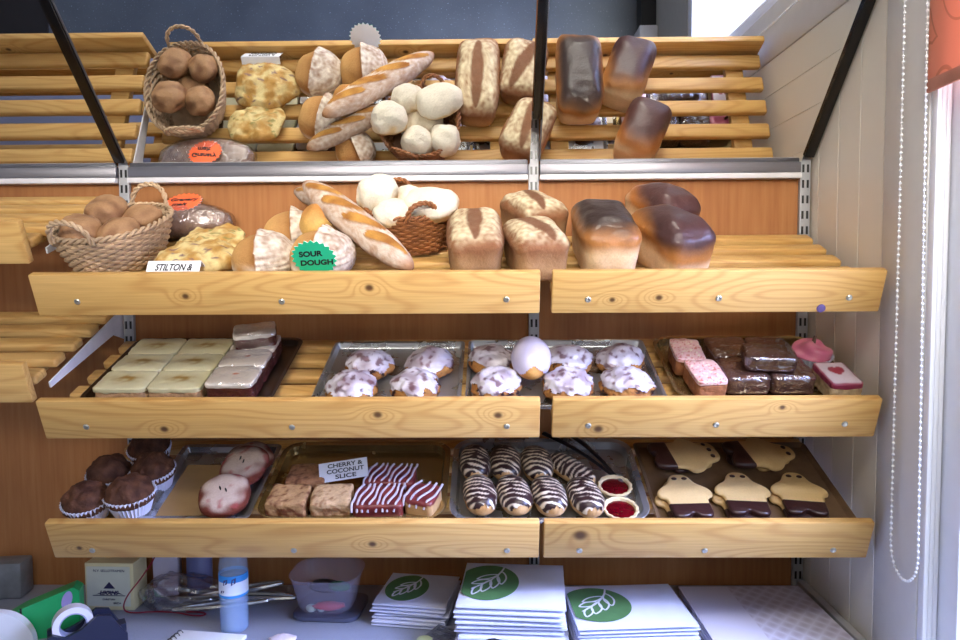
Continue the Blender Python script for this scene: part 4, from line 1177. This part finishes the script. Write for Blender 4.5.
def stack(X, Y, W, Dp, H, rz, n, where, logo=True, patt=False):
    h = H/n; first = None
    for i in range(n-1):
        last = i == n-2
        m = ct(X+R.uniform(-.004, .004), Y+R.uniform(-.005, .005), i*h+.0003, rz+R.uniform(-2, 2))
        lab = 'white paper bag under the top one of the ' + where; grp = 'paper bags under the top of the ' + where
        if first is None:
            first = obj('paper_bag', bag_mesh(W, Dp, h*.94, i, .0002), M_bag, label=lab, cat='paper bag', group=grp, M=m, ang=50)
        else: dup(first, lab, m, grp)
    t = thing('paper_bag', ('scale-patterned paper bag on top of the ' if patt else 'leaf-printed paper bag on top of the ')+where, 'paper bag', M=ct(X, Y, (n-1)*h+.0006, rz))
    obj('bag', bag_mesh(W, Dp, h*.94, 9, .0016), M_bagp if patt else M_bag, t, ang=50)
    if logo:
        z = h*.94+.0010; cx_, cy_ = -W*.5+.058, .0; ax, ay = W*.30, Dp*.40
        P = []
        for k in range(72):
            x, y = cx_+ax*math.cos(2*PI*k/72), cy_+ay*math.sin(2*PI*k/72)
            P.append((max(-W*.5+.004, x), y))
        lf = obj('green_oval', MB().prism(P, z, z+.0003), M_green, t, ang=20)
        mb = MB()
        def loop(bx, by, tx, ty, wd):
            dx, dy = tx-bx, ty-by; l = math.hypot(dx, dy); nx_, ny_ = -dy/l, dx/l
            for s in (-1, 1):
                pts = [(bx+dx*k/12+s*nx_*wd*math.sin(PI*k/12)**.8, by+dy*k/12+s*ny_*wd*math.sin(PI*k/12)**.8, z+.0006) for k in range(13)]
                mb.tube(pts, .0021, 5, flat=.3)
        sx_ = W/.228; sy_ = Dp/.228
        g = lambda x, y: (cx_+x*sx_, cy_+y*sy_)
        stem = [(.032, .080), (.026, .052), (.012, .020), (-.008, -.010), (-.034, -.038)]
        mb.tube([(*g(*p), z+.0006) for p in smooth_2(stem)], .0022, 5, flat=.3)
        for (b_, e_, wd) in (((.028, .056), (.030, -.012), .010), ((.018, .032), (.012, -.034), .010), ((.004, .008), (-.010, -.052), .010), ((-.014, -.016), (-.030, -.066), .008),
                             ((.020, .040), (-.026, .012), .009), ((.004, .010), (-.036, -.012), .009)):
            loop(*g(*b_), *g(*e_), wd*sx_)
        obj('white_leaf', mb, M_wleaf, lf)
    return t
def smooth_2(P):
    return [(p.x, p.y) for p in smooth([(x, y, 0) for x, y in P], 2)]
stack(.722, -.146, .165, .172, .052, -8, 7, 'left stack beside the frosted tub')
stack(.940, -.236, .224, .226, .104, -4, 10, 'tallest stack under the shelf gap')
stack(1.182, -.262, .246, .200, .070, 4, 8, 'third stack from the left')
stack(1.487, -.212, .288, .272, .030, 1, 5, 'low stack by the right wall', logo=False, patt=True)
# a slotted spatula and little things at the front
r = thing('slotted_spatula', 'grey slotted spatula with a dark handle lying before the paper bags', 'spatula', M=ct(.800, -.288, .010, -33, 5))
t = NT('spatula_steel'); t.base(lin('#7c8090')); t.pr(Metallic=.6, Roughness=.35)
mb = MB()
xs = [-.045, -.034, -.026, -.012, -.004, .010, .018, .030]
for y0, y1 in ((-.028, -.022), (-.017, -.010), (-.004, .004), (.010, .017), (.022, .028)): mb.box(-.045, .030, y0, y1, 0, .0016)
for x0, x1 in ((-.045, -.036), (-.022, -.014), (.002, .008), (.022, .030)):
    mb.box(x0, x1, -.027, .027, .0001, .0015)
mb.prism([(.030, -.028), (.048, -.010), (.050, .010), (.030, .028)], 0, .0016)
obj('blade', mb, t.m, r)
obj('handle', MB().tube(smooth([(.046, 0, .001), (.062, 0, .014), (.085, 0, .022), (.20, 0, .030)]), .008, 10, flat=.6), M_black, r)
obj('plastic_disc', MB().lathe([(0, 0), (.016, 0), (.017, .002), (.017, .010), (.015, .012), (0, .012)], 28), plain('yellow_green_plastic', '#b9c49a', .35), label='small yellow-green plastic disc before the left paper bags', cat='plastic disc', M=ct(.752, -.302, .0005))
off = rnd_off()
obj('paper_scrap', blob(8, lambda d: Vector((d.x*.028*(1+.3*nz(d.x+off[0], d.y, 0, 3)), d.y*.022, .008+d.z*.008*(1+.5*nz(d.x, d.y+off[1], 0, 4))))), plain('pinkish_paper', '#dccfdc', .7), label='crumpled pinkish white paper scrap in front of the frosted tub', cat='paper', M=ct(.452, -.300, .001), ang=30)

# ================================================================== BLIND AT THE WINDOW
t = NT('orange_blind'); v = t.coord((1, 1, 1))
vo = t.node('ShaderNodeTexVoronoi', feature='F1'); t.l.new(t.coord((0, 9, 6.5)), vo.inputs['Vector']); vo.inputs['Scale'].default_value = 1
d_ = vo.outputs['Distance']
sn = t.math('ABSOLUTE', t.math('SUBTRACT', t.math('FRACT', t.math('MULTIPLY', d_, 3.2)), .5))
ln = t.math('LESS_THAN', sn, .045)
t.base(t.mixc(t.math('MULTIPLY', ln, .7), lin('#e6a184'), lin('#9a6444'))); t.pr(Roughness=.7)
tl = t.node('ShaderNodeBsdfTranslucent'); tl.inputs[0].default_value = (*lin('#e6a184'), 1)
ms = t.node('ShaderNodeMixShader'); ms.inputs[0].default_value = .35
t.l.new(t.b.outputs[0], ms.inputs[1]); t.l.new(tl.outputs[0], ms.inputs[2]); t.l.new(ms.outputs[0], t.o.inputs['Surface'])
r = thing('roller_blind', 'orange roller blind with brown curved lines at the top right corner window', 'blind')
obj('fabric', MB().box(1.6610, 1.6622, -1.70, -.483, EYE+.345, EYE+.92), t.m, r)
obj('hem_bar', MB().box(1.6585, 1.6648, -1.70, -.482, EYE+.322, EYE+.3448, .002), plain('hem_orange', '#c9876e', .6), r)
obj('roller', MB().tube([(1.650, -1.70, EYE+.93), (1.650, -.486, EYE+.93)], .016, 16), plain('roller_grey', '#b9b9bd', .4), r)
mb = MB(); pts = []
top = EYE+.905; bot = EYE-.50
for i in range(128): pts.append(Vector((1.655, -.416-.000*i, top+(bot-top)*i/127)))
for i in range(1, 18):
    a = PI*i/18; pts.append(Vector((1.655, -.460+.044*math.cos(a), bot-.058*math.sin(a))))
for i in range(128): pts.append(Vector((1.655, -.504+.026*(i/127), bot+(top-bot)*i/127)))
V, F = qsphere(2)
for p in pts[::1]: mb.add([p+q*.0030 for q in V], F)
mb.tube(pts, .0009, 4)
obj('bead_chain', mb, plain('white_beads', '#f4f4f8', .25, var=.01), r, label='hanging white beaded pull chain', ang=180)
# pavement outside the window
obj('ground_outside', MB().box(1.76, 6, -6, 4, EYE-1.7, EYE-1.65), plain('pale_pavement', '#e6e6e6', .8), kind='structure')
# ================================================================== CAMERA
f_, Dist, pitch, roll, yaw, cx = 723.89, 1.7825, .0553, -.0056, -.0152, .8949
fw = Vector((math.sin(yaw)*math.cos(pitch), math.cos(yaw)*math.cos(pitch), -math.sin(pitch)))
rt = Vector((math.cos(yaw), -math.sin(yaw), 0)); up = rt.cross(fw)
r2 = rt*math.cos(roll)+up*math.sin(roll); u2 = up*math.cos(roll)-rt*math.sin(roll)
cam = bpy.data.cameras.new('camera'); co = bpy.data.objects.new('camera', cam); COL.objects.link(co)
Mc = Matrix.Identity(4)
for i in range(3): Mc[i][0] = r2[i]; Mc[i][1] = u2[i]; Mc[i][2] = -fw[i]
Mc[0][3], Mc[1][3], Mc[2][3] = cx, -Dist, EYE
co.matrix_world = Mc
cam.sensor_width = 36; cam.lens = f_/960*36; cam.clip_start = .05
SC.camera = co

# ================================================================== LIGHT
w = bpy.data.worlds.new('surroundings'); SC.world = w; w.use_nodes = True
nt = w.node_tree; bg = nt.nodes['Background']
tc = nt.nodes.new('ShaderNodeTexCoord'); sp = nt.nodes.new('ShaderNodeSeparateXYZ'); nt.links.new(tc.outputs['Generated'], sp.inputs[0])
mr = nt.nodes.new('ShaderNodeMapRange'); nt.links.new(sp.outputs[0], mr.inputs[0])
mr.inputs[1].default_value = .2; mr.inputs[2].default_value = .5
mx = nt.nodes.new('ShaderNodeMix'); mx.data_type = 'RGBA'; nt.links.new(mr.outputs[0], mx.inputs[0])
mx.inputs[6].default_value = (.15, .145, .14, 1); mx.inputs[7].default_value = (2.6, 3.1, 4.3, 1)
nt.links.new(mx.outputs[2], bg.inputs[0]); bg.inputs[1].default_value = 1.0
def area(name, loc, target, sx, sy, power, color, spread=180):
    L = bpy.data.lights.new(name, 'AREA'); L.shape = 'RECTANGLE'; L.size = sx; L.size_y = sy; L.energy = power; L.color = color; L.spread = math.radians(spread)
    o = bpy.data.objects.new(name, L); COL.objects.link(o); o.location = loc
    o.rotation_euler = (Vector(target)-Vector(loc)).to_track_quat('-Z', 'Y').to_euler()
area('ceiling_panel', (1.05, -1.5, 2.66), (.90, -.2, 1.45), 1.3, .5, 8.8, (1.0, .95, .87), 84)
area('front_fill', (1.0, -3.0, 2.35), (.92, 0, 1.86), 2.2, .4, 9.3, (1.0, .94, .83), 40)  # added fill lamp behind the camera, brightens the upper back wall and front boards
area('sky_over_pavement', (3.4, -1.0, 3.2), (2.3, -1.0, 0), 1.8, 3.0, 300, (.82, .9, 1.0))
area('daylight', (2.3, -1.0, 1.9), (.9, -.35, .75), .8, .8, 22, (.36, .46, 1.0), 80)
SC.view_settings.view_transform = 'Standard'
SC.view_settings.look = 'None'
try: SC.cycles.use_denoising = True
except Exception: pass
